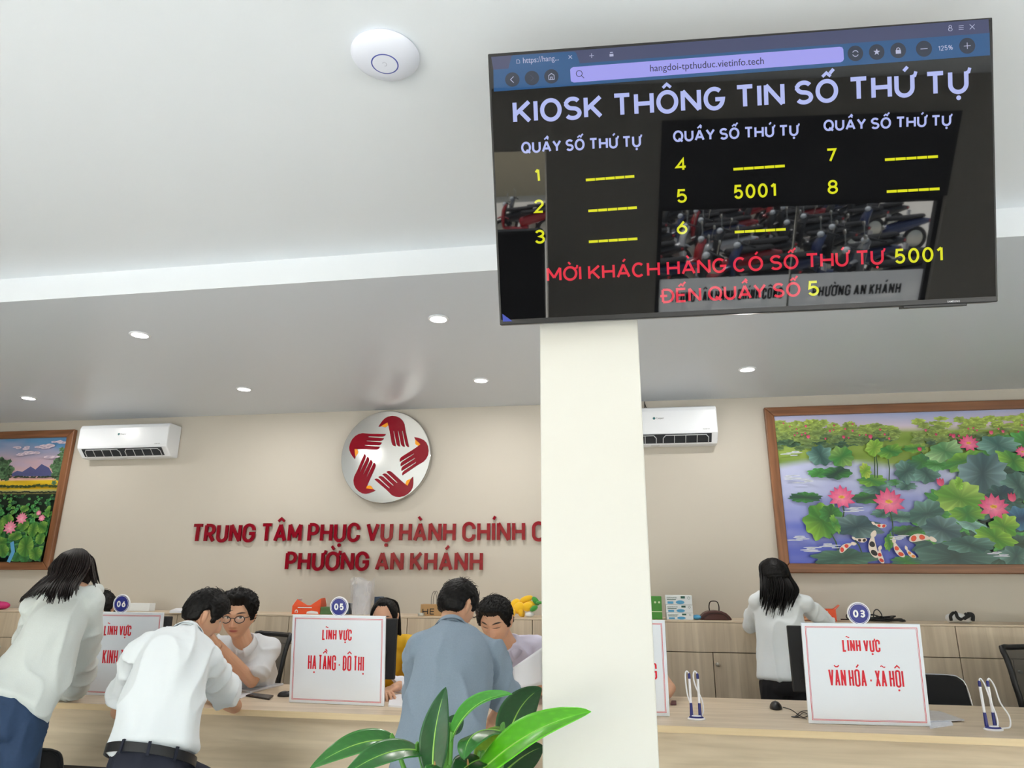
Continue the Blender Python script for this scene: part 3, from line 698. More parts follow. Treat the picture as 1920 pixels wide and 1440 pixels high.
def wall_line(name, text, label, px0, px1, pyb0, pyt0, xend=None, w=.0285):
    a = at(px0, pyb0, y=WY-.03); b = at(px1[0], px1[1], y=WY-.03); top = at(px0, pyt0, y=WY-.03)
    r = root(name, label, 'lettering', (0, WY-.002, 0))
    x1 = xend if xend else b.x
    base = (a.z+b.z)/2
    mb_l = lettering(text, a.x, x1, base, (top.z-a.z)*1.07, w, M=MW, z0=.012, z1=.03, geo=False, gap=.13, per_letter=True, slant=.0)
    for q_ in mb_l: q_.build('letter', M_RED, r)
    return r
wall_line('wall_lettering', 'TRUNG TÂM PHỤC VỤ HÀNH CHÍNH CÔNG', 'upper line of raised dark red letters on the back wall, partly behind the column', 357, (1013, 1015), 1018, 985, xend=-.238)
wall_line('wall_lettering', 'PHƯỜNG AN KHÁNH', 'lower, shorter line of raised dark red letters on the back wall', 533, (905, 1070), 1072, 1038)

# ------------------------------------------------------------------ air conditioners
M_AC = mat('ac_white_plastic', rgb(236, 240, 246), rough=.28)
M_SLOT = mat('ac_dark_slot', rgb(40, 44, 50), rough=.6)
M_GREY = mat('ac_grey_plastic', rgb(190, 194, 198), rough=.4)
M_PRINT = mat('dark_print', rgb(70, 74, 80), rough=.5)
def aircon(x, z, label):
    r = root('air_conditioner', label, 'air conditioner', (x, WY-.002, z), group='wall-mounted air conditioners')
    w = .94; h = .31
    # side profile (depth towards the room, height): rounded front, slanted outlet at the bottom
    prof = [(0, 0), (.10, 0), (.113, .004), (.190, .082), (.1955, .10), (.197, .27), (.185, .300), (.165, .31), (0, .31)]
    MP = Matrix(((0, 0, 1, 0), (-1, 0, 0, 0), (0, 1, 0, 0), (0, 0, 0, 1)))
    mb = MB(); mb.prism(prof, 0, w, M=MP); mb.build('casing', M_AC, r, bevel=.012, seg=3)
    def slant(t, o=0.): return (-(.113+.077*t)-o*.75, .004+.078*t-o*.65)
    def pt(u, t, o): y, zz = slant(t, o); return Vector((u, y, zz))
    mb = MB(); mb.box((.045, -.2, .016), (w-.045, -.128, .068)); 
    sl = MB(); sl.quad(pt(.05, .12, .004), pt(w-.05, .12, .004), pt(w-.05, .95, .004), pt(.05, .95, .004)); sl.build('outlet_slot', M_SLOT, r)
    fr = MB()
    for a, b in ((.075, w*.47), (w*.53, w-.075)):
        ribbon_pts = [(a, .12), (a, .6), (a+.02, .84), (b-.02, .84), (b, .6), (b, .12)]
        for p0, p1 in zip(ribbon_pts[:-1], ribbon_pts[1:]): fr.tube([pt(p0[0], p0[1], .007), pt(p1[0], p1[1], .007)], .0035, n=8)
        n = 4
        for k in range(1, n): u = a+(b-a)*k/n; fr.tube([pt(u, .12, .007), pt(u, .82, .007)], .003, n=8)
    fr.build('louvre_frame', M_GREY, r, smooth=True)
    mb = MB(); mb.box((.40, -.10, -.002), (.47, -.075, .004)); mb.build('bottom_catch', M_GREY, r)
    F_ = Matrix.Translation((0, -.1985, 0)) @ MW
    mb = MB(); disc2(mb, (w*.47-.012, .21), .011, 0, 0, F_); mb.build('logo', mat('teal_print', rgb(50, 110, 116)), r)
    font_text('Casper', w*.47+.004, w*.47+.068, .204, .014, F_).build('brand_print', M_PRINT, r)
    font_text('INVERTER', w-.12, w-.065, .105, .008, F_).build('model_print', M_PRINT, r)
    return r
aircon(-5.115, 2.556, 'white wall-mounted air conditioner beside the left-hand painting')
r = aircon(-.135, 2.553, 'white wall-mounted air conditioner half hidden by the column')
mb = MB(); p = at(1244, 750, y=WY-.03)
mb.tube([(.365, -.03, .31), (.365, -.03, .40)], .004, n=8); mb.tube([(.365, -.03, .39), (.38, -.03, .34), (.41, -.03, .31)], .0035, n=8); mb.build('cable', mat('dark_cable', rgb(60, 50, 44)), r, smooth=True)
# ------------------------------------------------------------------ information screen
M_BLK = mat('black_plastic', rgb(24, 24, 26), rough=.35)
M_BLKM = mat('matt_black_plastic', rgb(30, 31, 34), rough=.55)
M_SCREEN = mat('screen_glass', (.004, .004, .0045), rough=.02, spec=.62)
def emis(name, c, k=1.0): return mat(name, (.0, .0, .0), rough=.03, emit=c, es=k, spec=.5)
TVW, TVH = 1.45, .8114
def tv_axes():
    a, b, g = R(5.447), R(18.263), R(1.702)
    xa = np.array([math.cos(a), math.sin(a), 0]); n0 = np.array([math.sin(a), -math.cos(a), 0]); up = math.cos(b)*np.array([0, 0, 1.])+math.sin(b)*n0
    return math.cos(g)*xa+math.sin(g)*up, -math.sin(g)*xa+math.cos(g)*up, np.cross(xa, up)
TX, TU, TN = tv_axes(); TC = np.array([.378, 1.831, 2.600])
TV = root('display_screen', 'large wide black information screen mounted high on the column, showing a queue list', 'screen')
m = Matrix.Identity(4)
for i in range(3): m[i][0], m[i][1], m[i][2], m[i][3] = TX[i], TU[i], TN[i], TC[i]
TV.matrix_basis = m
def tvp(px, py):
    d = ray(px, py); o = np.array([0, 0, CAM_H]); t = (TC-o) @ TN/(d @ TN); p = o+d*t-TC
    return float(p @ TX), float(p @ TU)
x, y = TVW/2, TVH/2
mb = MB(); mb.box((-x, -y, -.05), (x, y, 0)); mb.box((-x*.8, -y*.8, -.075), (x*.8, y*.6, -.045)); mb.build('casing', M_BLK, TV, bevel=.003)
mb = MB(); mb.quad((-x+.006, -y+.016, .0006), (x-.006, -y+.016, .0006), (x-.006, y-.008, .0006), (-x+.006, y-.008, .0006)); SCREEN = mb.build('display_panel', M_SCREEN, TV)
mb = MB(); mb.box((.46, -y-.007, -.03), (.64, -y+.002, -.002)); ch = mb.build('chin', M_BLK, TV, bevel=.002)
font_text('SAMSUNG', .583, .618, -y+.0045, .0055, Matrix.Identity(4), z=.0007, off=.01).build('brand_print', mat('silver_print', rgb(190, 190, 195), rough=.3), TV)
def tvq(pts, z, m, name):
    mb = MB(); mb.add([(*tvp(*p), z) for p in pts], [tuple(range(len(pts)))][::1]); o = mb.build(name, m, SCREEN)
    if o.data.polygons[0].normal.z < 0: o.data.flip_normals()
    return o
C_TAB = emis('screen_slate', rgb(74, 80, 118), .9); C_NAV = emis('screen_blue', rgb(44, 96, 150), .9); C_URL = emis('screen_lilac', rgb(168, 166, 250), 1.0)
C_TXT = emis('screen_pale_blue', rgb(190, 200, 255), 1.0); C_YEL = emis('screen_yellow', rgb(236, 238, 40), 1.0); C_RED = emis('screen_red', rgb(240, 52, 74), 1.0)
C_BTN = emis('screen_button', rgb(52, 62, 82), .8); C_INK = emis('screen_ink', rgb(40, 36, 84), .7); C_ICON = emis('screen_icon', rgb(200, 205, 235), .9); C_DIM = emis('screen_dim_icon', rgb(80, 90, 112), .8)
tvq([(921, 107), (1853, 36), (1855, 62), (925, 131)], .0009, C_TAB, 'tab_strip')
tvq([(925, 131), (1855, 62), (1856, 104), (926, 172)], .0009, C_NAV, 'navigation_bar')
tvq([(953, 130), (959, 106), (962, 104), (1075, 97), (1080, 99), (1088, 121)], .0010, C_NAV, 'browser_tab')
def circ(px, py, r, n=28): return [(px+r*math.cos(2*math.pi*k/n), py-r*math.sin(2*math.pi*k/n)) for k in range(n)]
tvq([(1069, 131), (1071, 128), (1075, 126), (1574, 88), (1579, 89), (1581, 93), (1582, 111), (1580, 115), (1576, 117), (1076, 155), (1071, 153), (1070, 149)], .0010, C_URL, 'address_field')
def tvs(lines, wpx, m, name, z=.0013):
    mb = MB()
    for l in lines: ribbon(mb, [tvp(*p) for p in l], wpx*.00154, 0, 0, Matrix.Translation((0, 0, z)))
    return mb.build(name, m, SCREEN)
C1 = lambda cx, cy: (900+cx/3.84, 20+cy/3.84)
C2 = lambda cx, cy: (1380+cx/3.5556, 20+cy/3.5556)
for (c, p, r_) in ((C1, (233, 497), 13.5), (C1, (374, 486), 13.5), (C1, (514, 474), 13.5), (C2, (795, 286), 14.6), (C2, (937, 277), 14.6), (C2, (1080, 266), 14.6), (C2, (1252, 255), 15), (C2, (1540, 235), 15)):
    q_ = c(*p); tvq(circ(q_[0], q_[1], r_), .0011, C_BTN, 'button')
tvs([[C1(242, 475), C1(220, 498), C1(243, 520)]], 1.3, C_ICON, 'back_arrow')
tvs([[C1(364, 466), C1(386, 487), C1(366, 508)]], 1.1, C_DIM, 'forward_arrow')
tvs([[C1(496, 497), C1(495, 468), C1(514, 453), C1(533, 466), C1(535, 495), C1(496, 497)], [C1(508, 496), C1(508, 480), C1(520, 479), C1(521, 495)]], 1.2, C_ICON, 'home_icon')
tvs([arc(*C1(714, 454), 5.6, 5.6, 0, 360, 20), [C1(731, 469), C1(750, 487)]], 1.2, C_INK, 'search_icon')
tvs([[C1(637, 323), C1(662, 347)], [C1(661, 322), C1(638, 348)]], 1.2, C_ICON, 'close_icon')
tvs([[C1(787, 327), C1(820, 325)], [C1(803, 309), C1(804, 343)]], 1.2, C_ICON, 'plus_icon')
tvq([C1(932, 314), C1(960, 312), C1(961, 330), C1(933, 332)], .0013, C_ICON, 'lock_icon'); tvs([[C1(936, 303), C1(956, 301)]], 1.5, C_ICON, 'lock_icon')
tvs([[C1(264, 355), C1(278, 354), C1(286, 362), C1(287, 379), C1(265, 381), C1(264, 355)]], .8, C_ICON, 'page_icon')
tvs([arc(*C2(795, 287), 5.4, 5.4, 20, 160, 10), arc(*C2(795, 287), 5.4, 5.4, 200, 340, 10)], 1.3, C_ICON, 'reload_icon')
s_ = C2(937, 277); tvq([(s_[0]+(6.5 if k % 2 == 0 else 2.8)*math.sin(math.pi*k/5), s_[1]-(6.5 if k % 2 == 0 else 2.8)*math.cos(math.pi*k/5)) for k in range(10)], .0013, C_ICON, 'star_icon')
tvq([C2(1063, 264), C2(1097, 262), C2(1099, 287), C2(1064, 289)], .0013, C_ICON, 'lock_icon'); tvs([[C2(1069, 264), C2(1070, 254), C2(1080, 248), C2(1090, 253), C2(1091, 262)]], 1.3, C_ICON, 'lock_icon')
tvs([[C2(1228, 257), C2(1276, 254)]], 1.2, C_ICON, 'minus_icon'); tvs([[C2(1517, 238), C2(1563, 234)], [C2(1539, 214), C2(1541, 257)]], 1.2, C_ICON, 'plus_icon')
tvs([arc(*C2(1426, 108), 2.4, 2.6, 0, 360, 12), arc(*C2(1427, 126), 3.6, 3.0, 0, 360, 12)], 1.0, C_ICON, 'person_icon')
tvs([[C2(1483, 104+k), C2(1516, 101+k)] for k in (0, 12, 24)], 1.0, C_ICON, 'menu_icon'); tvs([[C2(1556, 93), C2(1590, 125)], [C2(1589, 92), C2(1557, 126)]], 1.0, C_ICON, 'close_icon')
def tvt(text, a, b, cap, stroke, m, name, gap=.22, font=False):
    A = Vector(tvp(*a)); B = Vector(tvp(*b)); k = (B-A).length/math.hypot(b[0]-a[0], b[1]-a[1]); an = math.atan2(B.y-A.y, B.x-A.x)
    M = Matrix.Translation((A.x, A.y, .0014)) @ Matrix.Rotation(an, 4, 'Z')
    if font: mb = font_text(text, 0, (B-A).length, 0, cap*k, M)
    else:
        for mb in lettering(text, 0, (B-A).length, 0, cap*k, stroke*k, M=M, geo=True, gap=gap, per_word=True): mb.build(name, m, SCREEN)
        return
    return mb.build(name, m, SCREEN)
tvt('hangdoi-tpthuduc.vietinfo.tech', (1219, 134.5), (1432, 120.4), 13, 1, C_INK, 'address_text', font=True)
tvt('https://hang...', (981, 119), (1048, 113.5), 10.5, 1, C_ICON, 'tab_text', font=True)
tvt('125%', (1759, 96), (1786, 93.5), 9.5, 1.1, C_ICON, 'zoom_text')
tvt('KIOSK THÔNG TIN SỐ THỨ TỰ', (962.5, 233), (1816, 175.5), 45, 8, C_TXT, 'title_text', gap=.11)
for a, b in (((977.6, 288.5), (1202, 276)), ((1262, 267), (1497, 255)), ((1543.7, 246.5), (1783, 236.5))): tvt('QUẦY SỐ THỨ TỰ', a, b, 22, 4.0, C_TXT, 'column_heading', gap=.11)
for ch_, a, b, cap in (('1', (1004, 342), (1013, 341), 25), ('2', (1002, 400), (1020, 399), 25), ('3', (1003, 457.5), (1022, 456.5), 26), ('4', (1267, 321.5), (1288, 320), 24), ('5', (1269, 381), (1288, 380), 26), ('6', (1269, 440), (1289, 439), 26), ('7', (1549, 304.6), (1568, 303.6), 26), ('8', (1551.6, 364.5), (1571, 363.5), 27)):
    tvt(ch_, a, b, cap, 4.2, C_YEL, 'counter_number')
for a, b in (((1098, 337.8), (1190, 330.7)), ((1102.6, 395.8), (1194.8, 389.3)), ((1103.6, 453.6), (1195.8, 447.7)), ((1374.5, 317.7), (1472, 311.2)), ((1377, 435.4), (1473.6, 430)), ((1658.4, 299.8), (1759, 293.6)), ((1661.8, 359.6), (1762, 354))):
    tvs([[(a[0]+(b[0]-a[0])*(k+.02)/5, a[1]+(b[1]-a[1])*(k+.02)/5), (a[0]+(b[0]-a[0])*(k+.96)/5, a[1]+(b[1]-a[1])*(k+.96)/5)] for k in range(5)], 5, C_YEL, 'dash_row')
tvt('5001', (1376, 373.7), (1455, 369.2), 27, 4.4, C_YEL, 'queue_number', gap=.2)
tvt('MỜI KHÁCH HÀNG CÓ SỐ THỨ TỰ', (1025.5, 529), (1657, 496), 28.5, 4.6, C_RED, 'call_text', gap=.11)
tvt('5001', (1677.5, 495), (1767.5, 490), 29, 4.6, C_YEL, 'queue_number', gap=.2)
tvt('ĐẾN QUẦY SỐ', (1241, 569), (1501, 556), 28, 4.6, C_RED, 'call_text', gap=.11)
tvt('5', (1514.5, 555.4), (1535.5, 554.4), 29, 4.6, C_YEL, 'counter_number')
tvq([(942, 588.5), (943, 603.2), (961, 602.4)], .0012, emis('screen_corner_blue', rgb(96, 110, 210), .9), 'corner_mark')
mb = MB()                                    # tilting bracket between the column and the screen
mb.box((-.2, 1.972, 2.28), (.05, 1.999, 2.62)); 
mb.tube([(-.08, 1.99, 2.52), (-.02, 1.93, 2.50), (.02, 1.87, 2.50)], .018, n=10, smooth=3); mb.tube([(-.08, 1.99, 2.36), (.0, 1.965, 2.36), (.05, 1.945, 2.37)], .018, n=10, smooth=3)
mb.build('wall_bracket', M_BLKM, TV, world=True)

# ------------------------------------------------------------------ counter signs
M_BOARD = mat('frosted_acrylic', rgb(240, 246, 255), rough=.12, spec=.5, coat=.3)
M_SIGNRED = mat('sign_red', rgb(222, 16, 44), rough=.3)
M_SIGNPINK = mat('sign_border_pink', rgb(206, 60, 96), rough=.3)
M_BADGE = mat('badge_blue', rgb(30, 40, 138), rough=.25)
M_RIM = mat('white_edge', rgb(244, 244, 248), rough=.3)
M_ACR = mat('clear_acrylic_foot', rgb(220, 225, 232), rough=.1, alpha=.5)
def sign(xl, xr, yl, yr, label, number, lines, w=.572, h=.476):
    cx, cy = (xl+xr)/2, (yl+yr)/2; rz = math.atan2(yr-yl, xr-xl)
    r = root('counter_sign', label, 'sign', (cx, cy, KZ+.001), rz, group='number signs on the service counter')
    r.rotation_euler = (.10, 0, rz); x = w/2
    mb = MB(); mb.box((-x, 0, 0), (x, .012, h)); mb.build('board', M_BOARD, r, bevel=.002)
    F_ = Matrix.Translation((0, -.0006, 0)) @ MW
    def fr(i, t, m):
        mb = MB(); a = [(-x+i, i), (x-i, i), (x-i, h-i), (-x+i, h-i)]; b = [(-x+i+t, i+t), (x-i-t, i+t), (x-i-t, h-i-t), (-x+i+t, h-i-t)]
        for k in range(4): mb.add([F_ @ Vector((*p, 0)) for p in (a[k], a[(k+1) % 4], b[(k+1) % 4], b[k])], [(0, 1, 2, 3)])
        mb.build('border_line', m, r)
    fr(.0165, .0024, M_SIGNRED); fr(.0215, .0016, M_SIGNPINK)
    for text, u0, u1, zb, cap in lines:
        lettering(text, -x+u0*w, -x+u1*w, zb, cap, max(.0088, cap*.108), M=F_, geo=False, gap=.2).build('lettering', M_SIGNRED, r)
    if number:
        c = .0; bz = h+.047
        MBg = Matrix.Translation((c, .008, bz)) @ MW
        mb = MB(); mb.lathe([(.001, -.004), (.0555, -.004), (.0565, .0), (.0555, .004), (.001, .004)], 48, M=MBg); bd = mb.build('number_badge', M_RIM, r, smooth=True)
        mb = MB(); disc2(mb, (0, 0), .0500, 0, .0048, MBg, 48); mb.build('badge_face', M_BADGE, bd)
        mb = MB(); ribbon(mb, arc(0, 0, .0462, .0462, 0, 360, 48), .0018, 0, 0, Matrix.Translation((0, 0, 0)) @ MBg @ Matrix.Translation((0, 0, .0052))); mb.build('badge_ring', M_RIM, bd)
        lettering(number, -.029, .029, -.0185, .037, .0082, M=MBg @ Matrix.Translation((0, 0, .0053)), geo=True, gap=.24).build('number', M_RIM, bd)
    mb = MB(); mb.box((-.12, .012, 0), (-.09, .10, .004)); mb.box((.09, .012, 0), (.12, .10, .004)); mb.box((-.12, .012, 0), (.12, .016, .06)); mb.build('stand_foot', M_ACR, r)
    return r
LV = ('LĨNH VỰC', .333, .650, .340, .060)
sign(-3.312, -2.741, 3.953, 3.958, 'white sign board numbered 06 on the counter, half hidden by the hooded woman', '06', [LV, ('KINH TẾ', .345, .64, .178, .083)])
sign(-1.911, -1.337, 3.955, 3.930, 'white sign board numbered 05 on the counter, left of the man in the blue-grey polo', '05', [LV, ('HẠ TẦNG - ĐÔ THỊ', .19, .786, .178, .082)])
sign(-.366, .204, 3.96, 3.935, 'white sign board on the counter mostly hidden behind the column', None, [('NG', .805, .905, .178, .083)])
sign(.875, 1.446, 3.882, 3.913, 'white sign board numbered 03 on the counter, near the right edge', '03', [LV, ('VĂN HÓA - XÃ HỘI', .196, .817, .176, .082)])

# ------------------------------------------------------------------ monitors, mouse, phones, papers on the counter
def monitor(x, y, z0, rz, label, w=.53, h=.32):
    r = root('monitor', label, 'monitor', (x, y, KZ), rz, group='computer monitors on the counter')
    z = z0-KZ
    mb = MB(); mb.box((-w/2, 0, z), (w/2, .028, z+h)); mb.build('casing', M_BLKM, r, bevel=.006)
    mb = MB(); mb.prism([(-w*.36, z+.03), (w*.36, z+.03), (w*.40, z+h*.45), (w*.3, z+h*.8), (-w*.3, z+h*.8), (-w*.40, z+h*.45)], 0, .022, M=Matrix.Translation((0, .002, 0)) @ MW); mb.build('back_cover', M_BLKM, r, bevel=.008)
    mb = MB(); mb.quad((w/2-.012, .0285, z+.02), (-w/2+.012, .0285, z+.02), (-w/2+.012, .0285, z+h-.012), (w/2-.012, .0285, z+h-.012)); mb.build('display_panel', emis('monitor_glow', rgb(150, 165, 190), .5), r)
    mb = MB(); mb.box((-.03, .0, .008), (.03, .03, z+.1)); mb.build('stand_neck', M_BLKM, r, bevel=.005)
    mb = MB(); mb.lathe([(.001, 0), (.118, 0), (.122, .004), (.110, .010), (.03, .014), (.001, .014)], 40, M=Matrix.Diagonal((1, .75, 1, 1))); mb.build('stand_base', M_BLK, r, smooth=True)
    mb = MB(); mb.lathe([(.001, 0), (.012, 0), (.012, .003), (.001, .003)], 20, M=Matrix.Translation((-w*.40, .0, z+.055)) @ Matrix.Rotation(R(90), 4, 'X')); mb.build('round_badge', M_BLK, r)
    return r
p = at(1477, 1173, y=4.27); q_ = at(1490, 1298, y=4.27); monitor(p.x+.262, 4.27, q_.z, R(-1), 'black computer monitor behind the number 03 sign', h=p.z-q_.z)
p = at(743, 1160, y=4.2); q_ = at(740, 1275, y=4.2); monitor(p.x-.262, 4.2, q_.z, R(2), 'black computer monitor behind the number 05 sign', h=p.z-q_.z)
p = at(318, 1156, y=4.22); monitor(p.x-.262, 4.22, q_.z, R(2), 'black computer monitor behind the number 06 sign', h=p.z-q_.z)
def mouse(p, label, rz=0., s=1.):
    r = root('computer_mouse', label, 'mouse', (p.x, p.y, KZ), rz)
    mb = MB(); mb.ball((0, 0, .004), (.031*s, .052*s, .034*s), 24)
    mb.v = [(a, b, max(c, .001)) for a, b, c in mb.v]; mb.build('shell', M_BLK, r, smooth=True, angle=180)
    mb = MB(); mb.ball((0, -.028*s, .030*s), (.005, .011, .007), 12); mb.build('scroll_wheel', M_BLKM, r, smooth=True)
    return r
p = at(1455, 1329, z=KZ)
r = mouse(p, 'black computer mouse on the counter left of the number 03 sign', R(170), 1.05)
M_CABLE = mat('black_cable', rgb(22, 22, 24), rough=.5)
def cable(r, pts, w=.0022, name='cable', m=None, world=True):
    mb = MB(); mb.tube(pts, w, n=8, smooth=6); mb.build(name, m or M_CABLE, r, smooth=True, world=world)
G = lambda px, py, dz=.003: at(px, py, z=KZ+dz)
cable(r, [G(1468, 1326), G(1484, 1331), G(1497, 1340), G(1508, 1345), G(1520, 1338)])
r = root('cable_bundle', 'short black cables lying on the counter by the number 03 sign', 'cable', G(1500, 1342))
cable(r, [G(1520, 1343), G(1508, 1336), G(1500, 1340), G(1495, 1344), G(1512, 1348)], .0018); cable(r, [G(1518, 1332, .03), G(1503, 1334), G(1492, 1342)], .0018)
mb = MB(); c = G(1491, 1344); mb.ball(c, (.022, .010, .004), 14); mb.build('plug', M_BLK, r, smooth=True, world=True)
p = at(533, 1306, z=KZ); mouse(p, 'small black mouse beside the left edge of the number 05 sign', R(100), .8)
def slab(name, px, z0, z1, m, label, cat, group=None, bevel=0., zpix=None):
    pts = [at(*q_, z=(zpix if zpix else z1)) for q_ in px]; c = sum(pts, Vector())/len(pts)
    mb = MB(); mb.prism([(q_.x-c.x, q_.y-c.y) for q_ in pts], 0, z1-z0); o = mb.build(name, m, bevel=bevel); o.location = (c.x, c.y, z0)
    if o.data.polygons[-1].normal.z < 0: o.data.flip_normals()
    return tag(o, label, cat, group)
M_PAPER = mat('white_paper', rgb(236, 237, 242), rough=.6)
M_PAPER2 = mat('printed_paper', rgb(222, 224, 232), rough=.6, var=.12, vscale=60)
M_PLAS = mat('clear_plastic_folder', rgb(206, 208, 214), rough=.12, var=.1, vscale=30)
o = slab('mobile_phone', [(461, 1303), (473, 1299), (513, 1303), (505, 1310)], KZ+.0005, KZ+.009, M_BLK, 'dark mobile phone lying on the counter between the glasses man and sign 05', 'phone', bevel=.002)
mb = MB(); mb.prism([(v.co.x*.9, v.co.y*.9) for v in list(o.data.vertices)[4:]], .0085, .0092); mb.build('screen', mat('phone_screen', rgb(40, 44, 50), rough=.04), o)
slab('plastic_folder', [(445, 1291), (462, 1280), (532, 1281), (470, 1296)], KZ+.0005, KZ+.012, M_PLAS, 'clear plastic folder of papers under the glasses man', 'folder', bevel=.002)
slab('paper_sheet', [(372, 1308), (388, 1297), (476, 1299), (452, 1309)], KZ+.0005, KZ+.0025, M_PAPER, 'white sheet of paper in front of the glasses man', 'paper')
slab('paper_stack', [(728, 1322), (732, 1301), (772, 1301), (772, 1325)], KZ+.0005, KZ+.010, M_PAPER, 'stack of white papers just right of the number 05 sign', 'papers')
mb = MB()                                   # crumpled sheet leaning behind sign 05
c = at(742, 1308, z=KZ); rg = random.Random(3); n = 8; V = []; Fc = []
for j in range(n+1):
    for i in range(n+1): u, v = i/n, j/n; V.append(((u-.5)*.13+.02*math.sin(v*5), (v-.5)*.03+.012*math.sin(u*6+v*4), v*.105*(1-.25*u)+.004*math.sin(u*13)))
for j in range(n):
    for i in range(n): a = j*(n+1)+i; Fc.append((a, a+1, a+n+2, a+n+1))
mb.add(V, Fc); o = mb.build('paper_sheet', M_PAPER, smooth=True); o.location = (c.x, c.y+.10, KZ+.012); s_ = o.modifiers.new('thick', 'SOLIDIFY'); s_.thickness = .0008
tag(o, 'curled white sheet standing beside the monitor by the number 05 sign', 'paper')
o = slab('notebook', [(757, 1301), (760, 1287), (776, 1288), (776, 1303)], KZ+.0105, KZ+.0225, mat('blue_white_cover', rgb(206, 214, 232), rough=.4), 'pale notebook lying on papers in front of the yellow blouse', 'notebook', bevel=.002, zpix=KZ+.02)
slab('wallet', [(762, 1290), (764, 1283), (776, 1284), (776, 1291)], KZ+.0228, KZ+.036, mat('tan_leather', rgb(150, 116, 84), rough=.5), 'small brown wallet on the notebook in front of the yellow blouse', 'wallet', bevel=.003, zpix=KZ+.034)
slab('paper_stack', [(938, 1322), (955, 1300), (1003, 1303), (985, 1325)], KZ+.0005, KZ+.008, M_PAPER, 'stack of white papers on the counter in front of the lilac shirt', 'papers')
slab('paper_sheet', [(958, 1306), (968, 1293), (1012, 1296), (1004, 1309)], KZ+.0085, KZ+.0105, M_PAPER2, 'grey printed sheet on the stack in front of the lilac shirt', 'paper', zpix=KZ+.009)
slab('paper_stack', [(1744, 1365), (1735, 1340), (1778, 1340), (1787, 1359)], KZ+.0005, KZ+.006, M_PAPER2, 'printed papers peeking out right of the number 03 sign', 'papers', zpix=KZ+.004)
slab('plastic_sleeve', [(1742, 1352), (1736, 1332), (1762, 1334), (1808, 1350)], KZ+.0065, KZ+.012, M_PLAS, 'clear plastic sleeve on top of the papers right of the number 03 sign', 'folder', zpix=KZ+.01)
# pen stands: an oval foot with two corded pens
M_NAVY = mat('navy_plastic', rgb(34, 40, 120), rough=.3)
def penstand(c, label, cords, rz=0.):
    r = root('pen_stand', label, 'pen holder', (c.x, c.y, KZ), rz, group='corded pen stands on the counter')
    mb = MB(); mb.lathe([(.001, 0), (.043, 0), (.045, .004), (.041, .009), (.001, .009)], 36, M=Matrix.Diagonal((1, .72, 1, 1))); mb.build('foot', M_RIM, r, smooth=True)
    mb = MB(); mb.lathe([(.001, .009), (.037, .009), (.034, .014), (.025, .017), (.001, .018)], 36, M=Matrix.Diagonal((1, .72, 1, 1))); mb.build('foot_top', M_NAVY, r, smooth=True)
    mb = MB(); mb.lathe([(.001, .0), (.024, .0), (.022, .003), (.001, .004)], 30, M=Matrix.Translation((0, -.006, .0165)) @ Matrix.Diagonal((1, .6, 1, 1))); mb.build('badge', M_RIM, r, smooth=True)
    for sx, cd in zip((-.022, .020), cords):
        mb = MB(); T_ = Matrix.Translation((sx, .012, 0)); mb.lathe([(.001, .014), (.0085, .014), (.007, .075), (.001, .076)], 16, M=T_); mb.build('socket', M_NAVY, r, smooth=True)
        mb = MB(); mb.lathe([(.001, .05), (.0052, .06), (.0062, .09), (.006, .190), (.001, .192)], 16, M=T_); pe = mb.build('pen', M_RIM, r, smooth=True)
        mb = MB(); mb.lathe([(.001, .188), (.0066, .190), (.0066, .212), (.003, .217), (.001, .218)], 16, M=T_); mb.build('pen_cap', M_NAVY, pe, smooth=True)
        mb = MB(); mb.tube([(sx+a, .012+b, c_) for a, b, c_ in cd], .0036, n=8, smooth=7); mb.build('cord', M_RIM, r, smooth=True)
penstand(at(1306, 1349, z=KZ), 'white and navy pen stand with two corded pens, beside the column', [[(0, 0, .214), (-.012, 0, .225), (-.020, 0, .20), (-.016, -.004, .12), (-.004, .0, .075), (.006, .01, .03), (.01, .015, .012)], [(0, 0, .214), (-.014, 0, .226), (-.022, 0, .20), (-.012, 0, .15), (.014, .0, .09), (.018, .005, .04), (.008, .012, .012)]])
penstand(at(1863, 1369, z=KZ), 'white and navy pen stand with looping cords, right of the number 03 sign', [[(0, 0, .214), (.010, 0, .226), (.024, -.002, .20), (.034, -.01, .13), (.044, -.016, .07), (.046, -.016, .03), (.040, -.012, .012)], [(0, 0, .214), (.012, 0, .226), (.032, 0, .19), (.046, 0, .12), (.078, 0, .06), (.070, -.006, .015), (.040, -.01, .008), (.0, -.02, .01)]], R(12))

